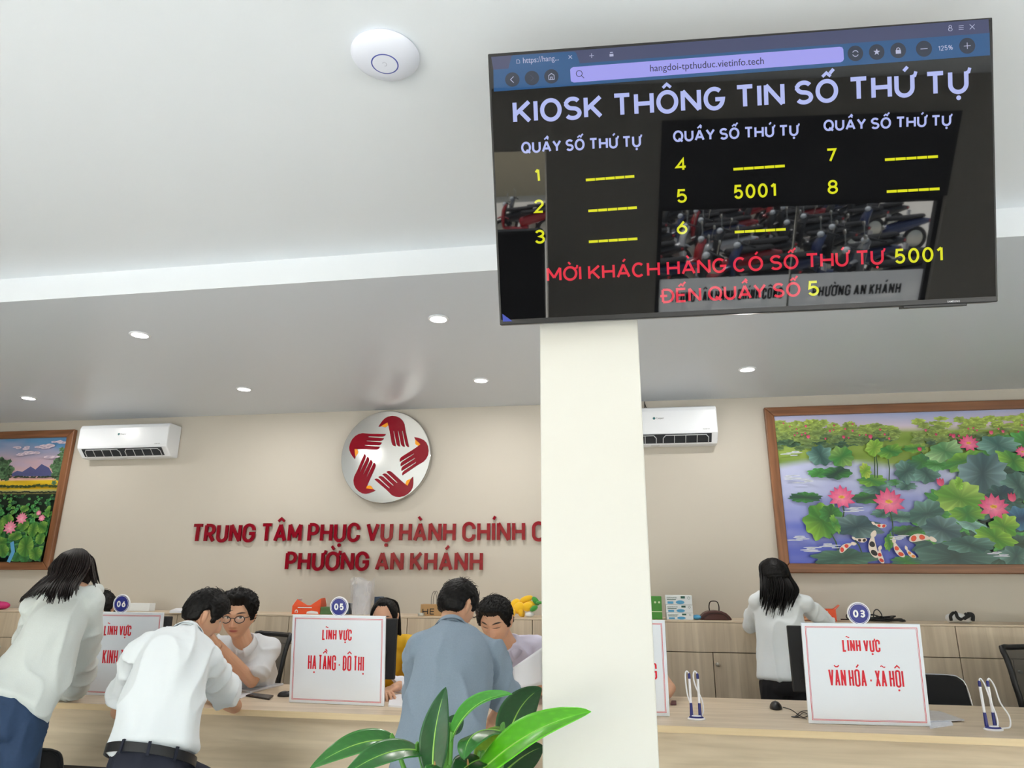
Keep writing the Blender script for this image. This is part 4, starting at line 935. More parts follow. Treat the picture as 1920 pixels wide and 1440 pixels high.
# ------------------------------------------------------------------ chairs
M_MESH = mat('black_mesh_fabric', rgb(54, 56, 58), rough=.7, alpha=.75, bump=.5, bscale=900)
M_CHROME = mat('chrome', rgb(220, 220, 222), rough=.12, metal=1)
M_SEAT = mat('black_seat_fabric', rgb(26, 26, 28), rough=.8, bump=.4, bscale=500)
def office_chair(x, y, rz, label, ztop, w=.46, hb=.5, group='black office chairs behind the counter'):
    r = root('office_chair', label, 'chair', (x, y, 0), rz, group=group)     # backrest towards +y
    zb = ztop-hb
    def back(u, v): return Vector((u*w/2*(.86+.14*v if v < .6 else .944-.22*(v-.6)), .22+.05*(1-(2*v-1)**2)*-1+.06*v+.03*u*u*-1, zb+hb*v))
    mb = MB(); V = []; Fc = []; n = 12
    for j in range(n+1):
        for i in range(n+1): V.append(back(i/n*2-1, j/n))
    for j in range(n):
        for i in range(n): a = j*(n+1)+i; Fc.append((a, a+1, a+n+2, a+n+1))
    mb.add(V, Fc); b = mb.build('backrest_mesh', M_MESH, r, smooth=True)
    mb = MB(); per = [back(-1, t/10) for t in range(11)]+[back(t/6*2-1, 1) for t in range(1, 7)]+[back(1, 1-t/10) for t in range(1, 11)]+[back(1-t/6*2, 0) for t in range(1, 7)]
    mb.tube(per, .017, n=10, smooth=2); mb.build('backrest_frame', M_BLK, r, smooth=True)
    mb = MB(); mb.ball((0, -.02, .47), (.25, .25, .05), 24); mb.build('seat', M_SEAT, r, smooth=True)
    mb = MB(); mb.tube([(0, .12, .45), (0, .27, .5), (0, .28, zb+.15)], [(.03, .012)]*3, n=10, side=(1, 0, 0)); mb.tube([(0, 0, .44), (0, 0, .1)], .028, n=14, smooth=1); mb.build('column', M_BLK, r, smooth=True)
    for k in range(5):
        a = 2*math.pi*k/5+.3; mb = MB(); mb.tube([(0, 0, .11), (.3*math.cos(a), .3*math.sin(a), .075)], [(.028, .018), (.018, .014)], n=10, smooth=1); lg = mb.build('leg', M_BLK, r, smooth=True)
        mb = MB(); mb.lathe([(.001, -.012), (.028, -.012), (.03, 0), (.028, .012), (.001, .012)], 18, M=Matrix.Translation((.3*math.cos(a), .3*math.sin(a), .0305)) @ Matrix.Rotation(a+1.57, 4, 'Z') @ Matrix.Rotation(R(90), 4, 'X')); mb.build('castor', M_BLKM, lg, smooth=True)
    for s in (-1, 1):
        mb = MB(); mb.tube([(s*.2, .02, .44), (s*.27, .02, .46), (s*.28, .04, .66), (s*.27, -.12, .68)], [(.018, .012)]*4, n=10, side=(0, 1, 0)); mb.build('armrest', M_BLK, r, smooth=True)
    return r
p = at(530, 1190, y=5.1); office_chair(p.x-.19, 4.9, R(-24), 'black mesh office chair behind the man in glasses', p.z)
p = at(1893, 1214, y=5.05); office_chair(p.x+.22, 4.86, R(18), 'black mesh office chair cut off at the right edge', p.z, w=.48, hb=.52)
def side_chair(x, y, rz, label, ztop, edge, w=.42):
    r = root('side_chair', label, 'chair', (x, y, 0), rz)
    pf = [(-.48, 0), (.48, 0), (.5, .45), (.47, .85), (.38, .97), (.25, 1.), (-.25, 1.), (-.38, .97), (-.47, .85), (-.5, .45)]; h = ztop-.5
    MT = Matrix.Translation((0, .22, .5)) @ Matrix.Rotation(R(-8), 4, 'X') @ MW
    mb = MB(); mb.prism([(a*w, b*h) for a, b in pf], 0, .028, M=MT); mb.build('backrest', M_SEAT, r, bevel=.01)
    mb = MB(); loop = [MT @ Vector((a*w, b*h, .014)) for a, b in pf[1:]+pf[:1]]; mb.tube(loop, .0085, n=8, smooth=3); mb.build('backrest_edge', edge, r, smooth=True)
    mb = MB(); mb.box((-.21, -.22, .43), (.21, .2, .48)); mb.build('seat', M_SEAT, r, bevel=.02)
    for sx in (-1, 1):
        for sy in (-1, 1): mb = MB(); mb.tube([(sx*.18, sy*.17, .44), (sx*.21, sy*.22, .006)], .011, n=8, smooth=1); mb.build('leg', edge, r, smooth=True)
    return r
p = at(1765, 1266, y=5.1); side_chair(p.x-.09, 4.87, R(-8), 'black chair with a bright metal edge behind the number 03 sign', p.z, M_CHROME, w=.40)
p = at(100, 1407, y=3.24); side_chair(p.x-.17, 3.47, R(180), 'black visitor chair in front of the counter behind the hooded woman', p.z, M_BLK, w=.44)

# ------------------------------------------------------------------ things on top of the back cabinets
def obox(name, px0, px1, pyt, y, dep, m, label, cat, rz=0., bevel=.003, z0=CZ, group=None, pyb=None):
    a = at(px0, pyt, y=y); b = at(px1, pyt, y=y); w = b.x-a.x; h = a.z-z0
    r = root(name, label, cat, ((a.x+b.x)/2, y, z0+.0005), rz, group)
    mb = MB(); mb.box((-w/2, 0, 0), (w/2, dep, h)); mb.build('carton', m, r, bevel=bevel)
    return r, w, h
M_GRN = mat('green_carton', rgb(70, 146, 54), rough=.4); M_WHC = mat('white_carton', rgb(228, 234, 238), rough=.4); M_ORG = mat('orange_card', rgb(232, 84, 36), rough=.4)
M_BLU = mat('light_blue_print', rgb(80, 160, 206), rough=.4); M_TEAL = mat('dark_green_print', rgb(44, 96, 84), rough=.4)
r, w, h = obox('carton_box', 1206, 1240, 1118, 5.47, .12, M_GRN, 'green carton box standing on the cabinets right beside the column', 'box')
F_ = Matrix.Translation((0, -.0012, 0)) @ MW
mb = MB(); mb.add([F_ @ Vector(p) for p in ((-w/2, h*.32, 0), (w/2, h*.32, 0), (w/2, h*.35, 0), (-w/2, h*.35, 0))], [(0, 1, 2, 3)]); disc2(mb, (w*.14, h*.74), .008, 0, 0, F_); disc2(mb, (w*.36, h*.74), .008, 0, 0, F_); mb.build('printing', mat('pale_green_print', rgb(214, 232, 190)), r)
zz = CZ
for k, (l, dx) in enumerate((('bottom mask carton of the stack of three', 1), ('middle mask carton of the stack of three', -1), ('topmost white and blue mask carton of the stack', -3))):
    pyt = (1149, 1134, 1116)[k]
    r, w, h = obox('mask_carton', 1249+dx*.7, 1299+dx*.7, pyt, 5.46, .11, M_WHC, l+' by the brown backpack', 'box', R(dx), z0=zz, group='stacked mask cartons')
    F_ = Matrix.Translation((0, -.0012, 0)) @ MW
    font_text('DIAMOND', -w*.44, -w*.06, h*.66, h*.16, F_).build('printing', M_TEAL, r)
    mb = MB(); mb.add([F_ @ Vector(p) for p in ((w*.08, h*.66, 0), (w*.24, h*.66, 0), (w*.24, h*.9, 0), (w*.08, h*.9, 0))], [(0, 1, 2, 3)]); mb.add([F_ @ Vector(p) for p in ((-w*.44, h*.5, 0), (-w*.1, h*.5, 0), (-w*.1, h*.58, 0), (-w*.44, h*.58, 0))], [(0, 1, 2, 3)]); mb.build('printing', M_TEAL, r)
    mb = MB(); ribbon(mb, arc(w*.38, h*.72, h*.13, h*.13, 0, 360, 16), h*.03, 0, 0, F_); mb.build('seal_print', M_TEAL, r)
    mb = MB(); mb.add([F_ @ Vector((p[0], p[1], 0)) for p in [(w*(.05+.16*math.cos(t*.35)), h*(.26+.2*math.sin(t*.35))) for t in range(18)]], [tuple(range(18))]); mb.add([F_ @ Vector(p) for p in ((-w*.42, h*.1, .0), (-w*.2, h*.1, 0), (-w*.2, h*.34, 0), (-w*.42, h*.34, 0))], [(0, 1, 2, 3)]); mb.build('mask_picture', M_BLU, r)
    zz += h+.001
p = at(1306, 1148, y=5.5); mb = MB(); mb.ball((0, 0, .022), (.032, .05, .018), 18); o = mb.build('face_mask', M_BLU, smooth=True); o.location = (p.x, 5.5, CZ+.0005+.004-.008); tag(o, 'crumpled light blue face mask between the mask cartons and the backpack', 'face mask')
o.location.z = CZ-.003
# brown backpack
a = at(1313, 1166, y=5.5); b = at(1373, 1166, y=5.5); t = at(1340, 1145, y=5.5); r = root('backpack', 'small dark brown backpack lying on the cabinets right of the mask cartons', 'backpack', ((a.x+b.x)/2, 5.5, CZ+.0005))
w = b.x-a.x; h = t.z-CZ; M_LEA = mat('brown_leather', rgb(84, 48, 44), rough=.45, bump=.3, bscale=300)
prof = [(-.5, .0), (-.49, .16), (-.44, .42), (-.34, .74), (-.2, .94), (0, 1.), (.2, .94), (.34, .74), (.44, .42), (.49, .16), (.5, .0)]
mb = MB(); mb.prism([(u*w, v*h) for u, v in prof][::-1], -.14, 0, M=MW); mb.build('body', M_LEA, r, bevel=.018, seg=4)
mb = MB(); mb.prism([(u*w*.8, v*h*.72) for u, v in prof][::-1], -.0, .022, M=MW); mb.build('front_pocket', M_LEA, r, bevel=.012, seg=3)
mb = MB(); mb.tube([(u*w*.78, -.024, v*h*.74) for u, v in prof[1:-1]], .003, n=8); mb.build('zip', mat('dark_zip', rgb(50, 30, 28)), r, smooth=True)
mb = MB(); mb.tube([(-.034, .07, h*.9), (-.036, .07, h+.03), (-.022, .07, h+.062), (.022, .07, h+.062), (.036, .07, h+.03), (.034, .07, h*.9)], [(.011, .004)]*6, n=10, side=(0, 1, 0), smooth=4); mb.build('handle', mat('dark_strap', rgb(46, 34, 34), rough=.6), r, smooth=True)
# orange open cartons
def open_carton(px0, px1, pyt, flapl, flapr, y, label, group, rz=0.):
    a = at(px0, pyt, y=y); b = at(px1, pyt, y=y); w = b.x-a.x; h = a.z-CZ; d = .14
    r = root('open_carton', label, 'box', ((a.x+b.x)/2, y, CZ+.0005), rz, group)
    mb = MB(); t = .003
    mb.box((-w/2, 0, 0), (w/2, t, h)); mb.box((-w/2, d-t, 0), (w/2, d, h)); mb.box((-w/2, t, 0), (-w/2+t, d-t, h)); mb.box((w/2-t, t, 0), (w/2, d-t, h)); mb.box((-w/2, t, 0), (w/2, d-t, t)); mb.build('carton', M_ORG, r)
    for s, (dx, dz) in ((-1, flapl), (1, flapr)):
        mb = MB(); x = s*w/2; pts = [(x, 0, h), (x, d, h), (x+dx, d*.8, h+dz), (x+dx*.9, d*.1, h+dz*.96)]; mb.add(pts, [(0, 1, 2, 3)]); o = mb.build('flap', M_ORG if s > 0 else M_WHC, r); k = o.modifiers.new('thick', 'SOLIDIFY'); k.thickness = .003; k.offset = 0
        mb = MB(); q_ = [(x, 0, h), (x+dx*.9, d*.1, h+dz*.96), (x+dx*1.5-s*w*.36, .004, h)]; mb.add(q_, [(0, 1, 2)]); o = mb.build('flap', M_ORG, r); k = o.modifiers.new('thick', 'SOLIDIFY'); k.thickness = .003; k.offset = 0
    F_ = Matrix.Translation((0, -.0012, 0)) @ MW
    mb = MB(); mb.add([F_ @ Vector(p) for p in ((w*.02, 0.004, 0), (w*.45, .004, 0), (w*.42, h*.3, 0), (w*.2, h*.42, 0), (w*.04, h*.3, 0))], [(0, 1, 2, 3, 4)]); ribbon(mb, arc(-w*.34, h*.3, h*.16, h*.2, -60, 220, 12), h*.09, 0, 0, F_)
    ribbon(mb, [(-w*.3, h*.8), (w*.2, h*.8)], h*.1, 0, 0, F_); mb.build('printing', M_WHC, r)
    return r
open_carton(549, 600, 1136, (.035, .055), (-.005, .062), 5.5, 'orange and white open carton on the cabinets behind the number 05 sign', 'orange cartons', R(4))
open_carton(1517, 1566, 1142, (.03, .05), (.035, .03), 5.55, 'orange open carton on the cabinets beside the standing woman', 'orange cartons', R(-8))
# small boxes and the wrapped roll behind sign 05
for px0, px1, pyt, y, c, nm, l in ((601, 623, 1138, 5.5, rgb(86, 120, 74), 'carton_box', 'low green box right of the orange and white open carton'), (624, 655, 1131, 5.56, rgb(52, 78, 104), 'document_box', 'dark blue box behind the number 05 badge'), (702, 713, 1119, 5.6, rgb(48, 70, 96), 'binder', 'dark blue binder standing right of the plastic-wrapped roll')):
    obox(nm, px0, px1, pyt, y, .1, mat('card_'+nm+str(px0), c, rough=.4), l, 'box' if nm != 'binder' else 'binder')
a = at(656, 1086, y=5.52); b = at(699, 1086, y=5.52); r = root('wrapped_roll', 'tall roll in clear crinkled plastic behind the number 05 badge', 'roll', ((a.x+b.x)/2, 5.56, CZ+.0005))
h = a.z-CZ; rr = (b.x-a.x)/2; mb = MB(); mb.lathe([(.001, 0), (rr*.72, 0), (rr*.74, h*.86), (.001, h*.87)], 30); mb.build('core', mat('grey_white_core', rgb(214, 214, 218), rough=.5), r, smooth=True)
mb = MB(); n = 40; V = []; Fc = []; mm = 26
for j in range(mm+1):
    for k in range(n):
        a_ = 2*math.pi*k/n; v = j/mm; q_ = rr*(.80+.22*v+.12*mnoise.noise(Vector((math.cos(a_)*2.4, math.sin(a_)*2.4, v*5)))); V.append((q_*math.cos(a_), q_*math.sin(a_), .001+h*(v*(1+.06*math.sin(a_*3+1)))))
for j in range(mm):
    for k in range(n): Fc.append((j*n+k, j*n+(k+1) % n, (j+1)*n+(k+1) % n, (j+1)*n+k))
mb.add(V, Fc); mb.build('plastic_wrap', mat('crinkled_clear_plastic', rgb(225, 226, 232), rough=.1, spec=.7, alpha=.32), r, smooth=True)
# kraft bag, tin, plush flower
r, w, h = obox('paper_bag', 789, 836, 1133, 5.5, .09, mat('kraft_paper', rgb(182, 146, 100), rough=.7), 'brown kraft paper bag with wire handles behind the blue-grey polo man', 'bag', R(2))
lettering('HE', -w*.42, w*.06, h*.12, h*.52, h*.08, M=Matrix.Translation((0, -.0012, 0)) @ MW, gap=.25).build('printing', M_BLKM, r)
for dy in (.01, .08): mb = MB(); mb.tube([(-.02, dy, h), (-.018, dy, h+.06), (.002, dy, h+.1), (.022, dy, h+.06), (.024, dy, h)], .0028, n=8, smooth=6); mb.build('handle', mat('wire_grey', rgb(120, 116, 110), rough=.4), r, smooth=True)
p = at(791, 1150, y=5.45); mb = MB(); mb.lathe([(.001, 0), (.026, 0), (.027, .003), (.027, .018), (.024, .024), (.001, .025)], 26); o = mb.build('tin', M_STEEL, smooth=True); o.location = (p.x-.004, 5.45, CZ+.0005); tag(o, 'small silver tin left of the kraft paper bag', 'tin')
c = at(985, 1140, y=5.5); r = root('plush_flower', 'yellow plush flower toy with green leaves beside the column', 'plush toy', (c.x, 5.5, CZ+.0005))
M_PLY = mat('yellow_plush', rgb(246, 196, 30), rough=.9, sheen=.5, bump=.6, bscale=400); M_PLG = mat('green_plush', rgb(60, 150, 56), rough=.9, sheen=.5, bump=.6, bscale=400)
for px, py, rx, rz, an, m_ in ((972, 1140, .05, .04, 40, M_PLY), (988, 1138, .045, .035, 10, M_PLY), (964, 1134, .052, .036, 50, M_PLY), (985, 1124, .058, .026, 20, M_PLY), (995, 1133, .048, .024, -25, M_PLY), (975, 1146, .044, .024, 100, M_PLY), (960, 1150, .036, .026, 60, M_PLY), (978, 1150, .036, .02, 95, M_PLY), (1004, 1127, .04, .022, -50, M_PLG), (1001, 1141, .035, .02, 30, M_PLG), (1012, 1130, .03, .012, 0, M_PLG)):
    q_ = at(px, py, y=5.5)-Vector((c.x, 5.5, CZ+.0005)); q_.z = max(q_.z, rx*.75)
    mb = MB(); mb.ball(q_+Vector((0, .02*(an % 3), 0)), (rx, .022, rz), 18, M=Matrix.Rotation(R(-an), 4, 'Y')); mb.build('petal' if m_ is M_PLY else 'leaf', m_, r, smooth=True)
mb = MB(); mb.ball((.03, .02, .02), (.035, .03, .02), 16); mb.build('base', M_WHC, r, smooth=True)
# cable pile, tote bag, left items
c = at(1632, 1160, y=5.55); r = root('cable_pile', 'tangled heap of black cables on the cabinets behind the number 03 badge', 'cable', (c.x, 5.55, CZ+.0005)); rg = random.Random(11)
for k in range(9):
    pts = []; x = rg.uniform(-.08, .1)
    for t in range(12): pts.append((x+rg.uniform(-.05, .05)+.14*math.cos(t*.9+k)*.8, rg.uniform(-.05, .06), .006+abs(rg.gauss(0, .018))))
    mb = MB(); mb.tube(pts, .004, n=7, smooth=5); mb.build('cable', M_CABLE, r, smooth=True)
mb = MB(); mb.tube([(.02, 0, .01), (.03, 0, .07), (.06, .01, .085), (.08, .0, .05), (.07, .0, .01)], .004, n=7, smooth=6); mb.build('cable', M_CABLE, r, smooth=True)
a = at(1786, 1171, y=5.5); b = at(1826, 1171, y=5.5); t = at(1806, 1153, y=5.5); r = root('tote_bag', 'white cloth bag with thick black handles at the right end of the cabinets', 'bag', ((a.x+b.x)/2, 5.5, CZ+.0005)); w = b.x-a.x; h = t.z-CZ
mb = MB(); mb.tube([(-w*.42, .05, h*.55), (0, .055, h*.6), (w*.42, .05, h*.5)], [(.03, h*.52), (.04, h*.58), (.03, h*.48)], n=18, side=(0, 1, 0), smooth=4); mb.build('body', mat('white_cloth', rgb(222, 222, 222), rough=.8, bump=.3, bscale=60), r, smooth=True)
for pts in ([(-w*.5, .01, .02), (-w*.5, .005, h*.9), (-w*.28, .0, h*1.3), (-w*.2, .0, h*.7), (-.0, .0, h*.5), (.06, .005, h*1.02)], [(w*.2, .01, h*1.0), (w*.36, .01, h*1.12), (w*.56, .01, h*1.0), (w*.52, .01, .02)]):
    mb = MB(); mb.tube(pts, [(.012, .004)]*len(pts), n=10, side=(1, 0, .3), smooth=5); mb.build('handle', M_SEAT, r, smooth=True)
r, w, h = obox('white_box', 240, 281, 1131, 5.55, .08, M_WHC, 'low white carton behind the number 06 badge', 'box'); font_text('KLAVEY', -w*.4, w*.3, h*.25, h*.35, Matrix.Translation((0, -.0012, 0)) @ MW).build('printing', mat('pale_pink_print', rgb(226, 190, 190)), r) if False else None
c = at(6, 1140, y=5.5); mb = MB(); mb.ball((0, 0, .035), (.085, .05, .035), 20); mb.ball((-.06, .0, .05), (.06, .04, .03), 16); o = mb.build('pink_pouch', mat('pink_cloth', rgb(190, 40, 110), rough=.6), smooth=True); o.location = (c.x-.03, 5.5, CZ+.0005); tag(o, 'bright pink pouch on the cabinets at the far left', 'pouch')
slab('paper_sheet', [(318, 1146), (330, 1141), (352, 1141), (346, 1146)], CZ+.0005, CZ+.02, M_PAPER, 'white papers on the cabinets behind the white-shirted man', 'papers', zpix=CZ+.015)
# ------------------------------------------------------------------ people
SKIN = rgb(214, 166, 136)
M_SKIN = vcol_mat('skin', rough=.48, spec=.35, sss=.12, bump=.06, bscale=500)
M_HAIR = mat('black_hair', rgb(12, 10, 10), rough=.5, spec=.22, bump=.5, bscale=160)
M_HAIRB = mat('dark_brown_hair', rgb(22, 14, 13), rough=.48, spec=.25, bump=.4, bscale=160)
def g_(x, s): return math.exp(-(x/s)**2)
def sm_(t): t = min(1, max(0, t)); return t*t*(3-2*t)
def head_surface(th, ph, extra=None, face=True):
    """point of a head in its own frame: x to its right, y out of the face, z up; 0.23 m tall"""
    d = Vector((math.sin(th)*math.sin(ph), math.sin(th)*math.cos(ph), math.cos(th)))
    x, y, z = d.x*.0745, d.y*.097, d.z*.117
    t = z/.117
    if t < 0:
        k = -t
        x *= 1-.36*k**1.7
        if y < 0: y *= 1-.50*sm_(k*1.3)
        else: y *= 1-.10*k*k; 
    else:
        if y < 0: y *= 1.05
        x *= 1+.03*g_(t-.3, .4)
    if y > 0: y *= .95
    if face and d.y > 0:
        w = sm_((d.y-.15)/.45); f = 0.
        f -= .011*(g_(x-.031, .016)+g_(x+.031, .016))*g_(z-.012, .012)
        f += .005*g_(x, .05)*g_(z-.034, .011)
        if z > -.034: n = .005+.020*sm_((.028-z)/.062)
        else: n = .025*g_(z+.034, .0085)
        wd = .0075+.0055*sm_((.02-z)/.05)
        f += n*g_(x, wd)*(1 if z < .03 else g_(z-.03, .012))
        f += .008*(g_(x-.0125, .0065)+g_(x+.0125, .0065))*g_(z+.035, .008)
        f += .0085*g_(x, .022)*g_(z+.060, .011)-.0045*g_(x, .022)*g_(z+.0605, .0024)
        f += .007*g_(x, .02)*g_(z+.098, .016)-.004*g_(x, .022)*g_(z+.079, .007)
        f += .004*(g_(x-.044, .02)+g_(x+.044, .02))*g_(z+.018, .022)
        y += w*f
    p = Vector((x, y, z))
    return p if extra is None else p+d*extra(d, p)
def head_mb(mb, M, extra=None, face=True, n=72, m=96):
    V = []; F_ = []
    for j in range(n+1):
        for i in range(m): V.append(M @ head_surface(math.pi*(j+.002)/(n+.004), 2*math.pi*i/m, extra, face))
    for j in range(n):
        for i in range(m): F_.append((j*m+i, (j+1)*m+i, (j+1)*m+(i+1) % m, j*m+(i+1) % m))
    F_.append(tuple(range(m))); F_.append(tuple(range(n*m+m-1, n*m-1, -1)))
    mb.add(V, F_)
def frame_of(fwd, up=(0, 0, 1)):
    f = Vector(fwd).normalized(); u = Vector(up); u = (u-f*u.dot(f)).normalized(); r = f.cross(u)
    return Matrix(((r.x, f.x, u.x, 0), (r.y, f.y, u.y, 0), (r.z, f.z, u.z, 0), (0, 0, 0, 1)))
def fold(me, amp, axis, scale=7., seed=0., along=.35, keep=None):
    """cloth folds: ridges running mostly along an axis"""
    a = Vector(axis).normalized(); n = len(me.vertices)
    co = np.empty(n*3); no = np.empty(n*3); me.vertices.foreach_get('co', co); me.vertices.foreach_get('normal', no); co = co.reshape(-1, 3); no = no.reshape(-1, 3)
    out = co.copy()
    for i in range(n):
        p = Vector(co[i]); q = p-a*(p.dot(a)*(1-along)); q = q*scale+Vector((seed, seed*.7, 0))
        w = mnoise.noise(q*.5)*.35
        v = 1-abs(mnoise.noise(q+Vector((w, w, w))))*1.9; v = v*v*v if v > 0 else 0; v2 = mnoise.noise(q*2.3+Vector((5, 0, 0)))
        k = amp if keep is None else amp*keep(p)
        out[i] += no[i]*k*(v*1.5-.45+v2*.5)
    me.vertices.foreach_set('co', out.ravel()); me.update()
def hand(mb, wr, d, palm, curl=.5, thumb=1, s=1.0):
    """palm and five bent fingers; d points along the hand, palm is the inner side's direction"""
    d = Vector(d).normalized(); pn = Vector(palm); pn = (pn-d*pn.dot(d)).normalized(); ac = d.cross(pn)*thumb
    k = wr+d*.085*s
    mb.tube([wr-d*.02, wr+d*.03*s, k], [(.026*s, .019*s), (.037*s, .017*s), (.041*s, .0135*s)], n=16, side=ac, smooth=4)
    for i, (off, L) in enumerate(((.031, .068), (.0105, .078), (-.0105, .073), (-.031, .058))):
        b = k+ac*off*s-d*.008; a1 = curl*(.7+.12*i); a2 = curl*(1.7+.15*i); pts = [b]; cur = b
        for ang, f in ((a1*.6, .45), (a2*.8, .33), (a2*1.35, .25)):
            cur = cur+(d*math.cos(ang)+pn*math.sin(ang)+ac*(.04*(1.5-i)))*L*f*s; pts.append(cur)
        mb.tube(pts, [.0092*s, .0088*s, .0080*s, .0066*s], n=10, smooth=3)
    b = wr+d*.022*s+ac*.026*s; t1 = (d*.75+ac*.62+pn*.3).normalized(); t2 = (d*.9+ac*.15+pn*(.35+.3*curl)).normalized()
    mb.tube([b, b+t1*.036*s, b+t1*.036*s+t2*.032*s, b+t1*.036*s+t2*.054*s], [.0125*s, .0108*s, .0095*s, .0075*s], n=10, smooth=3)
def person(name_label, J, shirt, trousers, hairfn, voxel=.0045, hs=1.0, build=1.0, sleeve=.85, sleeve_r=(.072, .066), hem=0., shirt_name='shirt', collar=None, face_col=None, fold_amp=.010, seated=True, foldaxis=None, hands=None, female=False, shoes=True, beard=False, neck_r=.052, legs=None, loose=1.0):
    g = lambda k: Vector(J[k])
    pel, ch, nb, hd = g('pel'), g('chest'), g('neck'), g('head')
    r = root('person', name_label, 'person', (pel.x, pel.y, 0))
    sl, sr = g('shL'), g('shR'); sax = (sr-sl).normalized(); sw = (sr-sl).length/2
    HM = Matrix.Translation(hd) @ frame_of(J['face'], J.get('up', (0, 0, 1))) @ Matrix.Diagonal((hs*J.get('wide', 1.04), hs, hs, 1))
    wa = g('waist') if 'waist' in J else pel.lerp(ch, .45); up = ch.lerp(nb, .6)
    hw = .155*build; cw = min(sw*.92, .185*build)
    # --- body
    mb = MB()
    head_mb(mb, HM, n=64, m=88)
    for s in (-1, 1):                       # ears
        mb.tube([HM @ Vector((s*.070, -.012, -.032)), HM @ Vector((s*.079, -.018, -.004)), HM @ Vector((s*.081, -.026, .022)), HM @ Vector((s*.074, -.014, .028))], [(.008, .005), (.013, .006), (.014, .006), (.007, .005)], n=12, side=HM.to_3x3() @ Vector((0, 1, 0)), smooth=4)
    hb = HM @ Vector((0, -.022, -.055)); mb.tube([nb-(hb-nb)*.35, nb.lerp(hb, .45), hb], [(neck_r*1.18, neck_r*1.05), (neck_r, neck_r), (neck_r*.98, neck_r*1.02)], n=20, side=sax, smooth=4)
    mb.tube([pel, wa, ch, up, nb], [(hw*.95, .10*build), (hw*.82, .085*build), (cw*.9, .10*build), (cw*.85, .08*build), (.07, .05)], n=28, side=sax, smooth=5)
    mb.tube([sl, (sl+sr)/2*.4+nb*.6, sr], [.048*build, .055*build, .048*build], n=16, smooth=5)
    for S in 'LR':
        sh, el, wr = g('sh'+S), g('el'+S), g('wr'+S)
        mb.tube([sh, sh.lerp(el, .5), el], [.050*build, .043*build, .037*build], n=16, smooth=4)
        mb.tube([el, el.lerp(wr, .3), wr], [.037*build, .038*build, (.027*build, .022*build)], n=16, smooth=4)
        hspec = (hands or {}).get(S)
        dd = (wr-el).normalized()
        if hspec: hand(mb, wr, hspec[0], hspec[1], hspec[2], hspec[3], hs)
        else: hand(mb, wr, dd, Vector((0, 0, -1)) if abs(dd.z) < .8 else -sax, .45, -1 if S == 'L' else 1, hs)
    # legs: seated thighs go forward and shanks down to the floor
    fw = Vector(J.get('fwd', (0, 1, 0))).normalized(); legp = {}
    for S, s in (('L', -1), ('R', 1)):
        hip = pel+sax*s*.085*build+Vector((0, 0, -.04))
        if legs and S in legs: kn, an = Vector(legs[S][0]), Vector(legs[S][1])
        elif seated: kn = hip+fw*.40+sax*s*.04; kn.z = max(hip.z-J.get('drop', .06), .42); an = kn+fw*.02; an.z = .085
        else: kn = hip.copy(); kn.z = .47; kn += fw*.03; an = kn-fw*.03; an.z = .085
        legp[S] = (hip, kn, an)
        mb.tube([hip, hip.lerp(kn, .5), kn], [.078*build, .068*build, .052*build], n=16, smooth=4)
        mb.tube([kn, kn.lerp(an, .35), an], [.052*build, .050*build, .034*build], n=16, smooth=4)
        mb.tube([an+Vector((0, 0, -.03))-fw*.05, an+Vector((0, 0, -.045))+fw*.06, an+Vector((0, 0, -.055))+fw*.14], [(.034, .03), (.042, .028), (.036, .02)], n=14, side=sax, smooth=4)
    me = remesh(mb, 'body', voxel)
    # skin colouring: lips, brows, eyes
    n = len(me.vertices); co = np.empty(n*3); me.vertices.foreach_get('co', co); co = co.reshape(-1, 3)
    Hi = np.array(HM.inverted()); L = co @ Hi[:3, :3].T+Hi[:3, 3]
    col = np.tile(np.array(face_col or SKIN), (n, 1))
    X, Yv, Z = L[:, 0], L[:, 1], L[:, 2]; fr = (Yv > .03) & (np.abs(Z) < .13)
    def mix(mask, c): 
        mk = np.clip(mask, 0, 1)[:, None]*fr[:, None]; col[:] = col*(1-mk)+np.array(c)*mk
    mix(np.exp(-(X/.03)**2-((Z+.02)/.05)**2)*.18, rgb(200, 120, 100))
    mix(1.6-((X/.0235)**2+((Z+.0605)/.0085)**2)*1.4, rgb(186, 104, 98))
    mix(.9-(np.abs(Z+.0605)/.0018)-(X/.022)**2*.4, rgb(96, 44, 44))
    ax = np.abs(X)
    bz = .0335+.004*(1-((ax-.034)/.02)**2)
    mix(1.7-(((ax-.033)/.0205)**2+((Z-bz)/.0042)**2)*1.3, rgb(44, 34, 32))
    if not J.get('lowered'):
        mix(1.7-(((ax-.031)/.0145)**2+((Z-.0115)/.0052)**2)*1.3, rgb(232, 224, 218)); mix(1.8-(((ax-.031)/.0058)**2+((Z-.0115)/.0058)**2)*1.3, rgb(20, 14, 12))
        mix(1.2-(np.abs(Z-(.0165-.003*((ax-.031)/.0145)**2))/.0018)-(((ax-.031)/.016)**2)*.5, rgb(36, 24, 22))
    else: mix(1.4-(np.abs(Z-(.0075+.003*((ax-.031)/.0145)**2))/.0022)-(((ax-.031)/.016)**2)*.6, rgb(36, 24, 22))
    a = me.color_attributes.new('Col', 'FLOAT_COLOR', 'POINT'); a.data.foreach_set('color', np.hstack([col, np.ones((n, 1))]).ravel())
    b_ = mesh_obj('body', me, M_SKIN, r)
    # --- shirt
    k = .020*loose; mb = MB()
    pe2 = pel+(pel-wa).normalized()*hem
    mb.tube([pe2, wa, ch, up, nb+(nb-up).normalized()*.008], [(hw+.008+k, .115*build+k), (hw*.92+k*1.2, .10*build+k*1.2), (cw*.98+k, .115*build+k*1.1), (cw*.9+k, .092*build+k), (neck_r*1.1+.014, neck_r*1.05+.014)], n=32, side=sax, smooth=5, capk=.25)
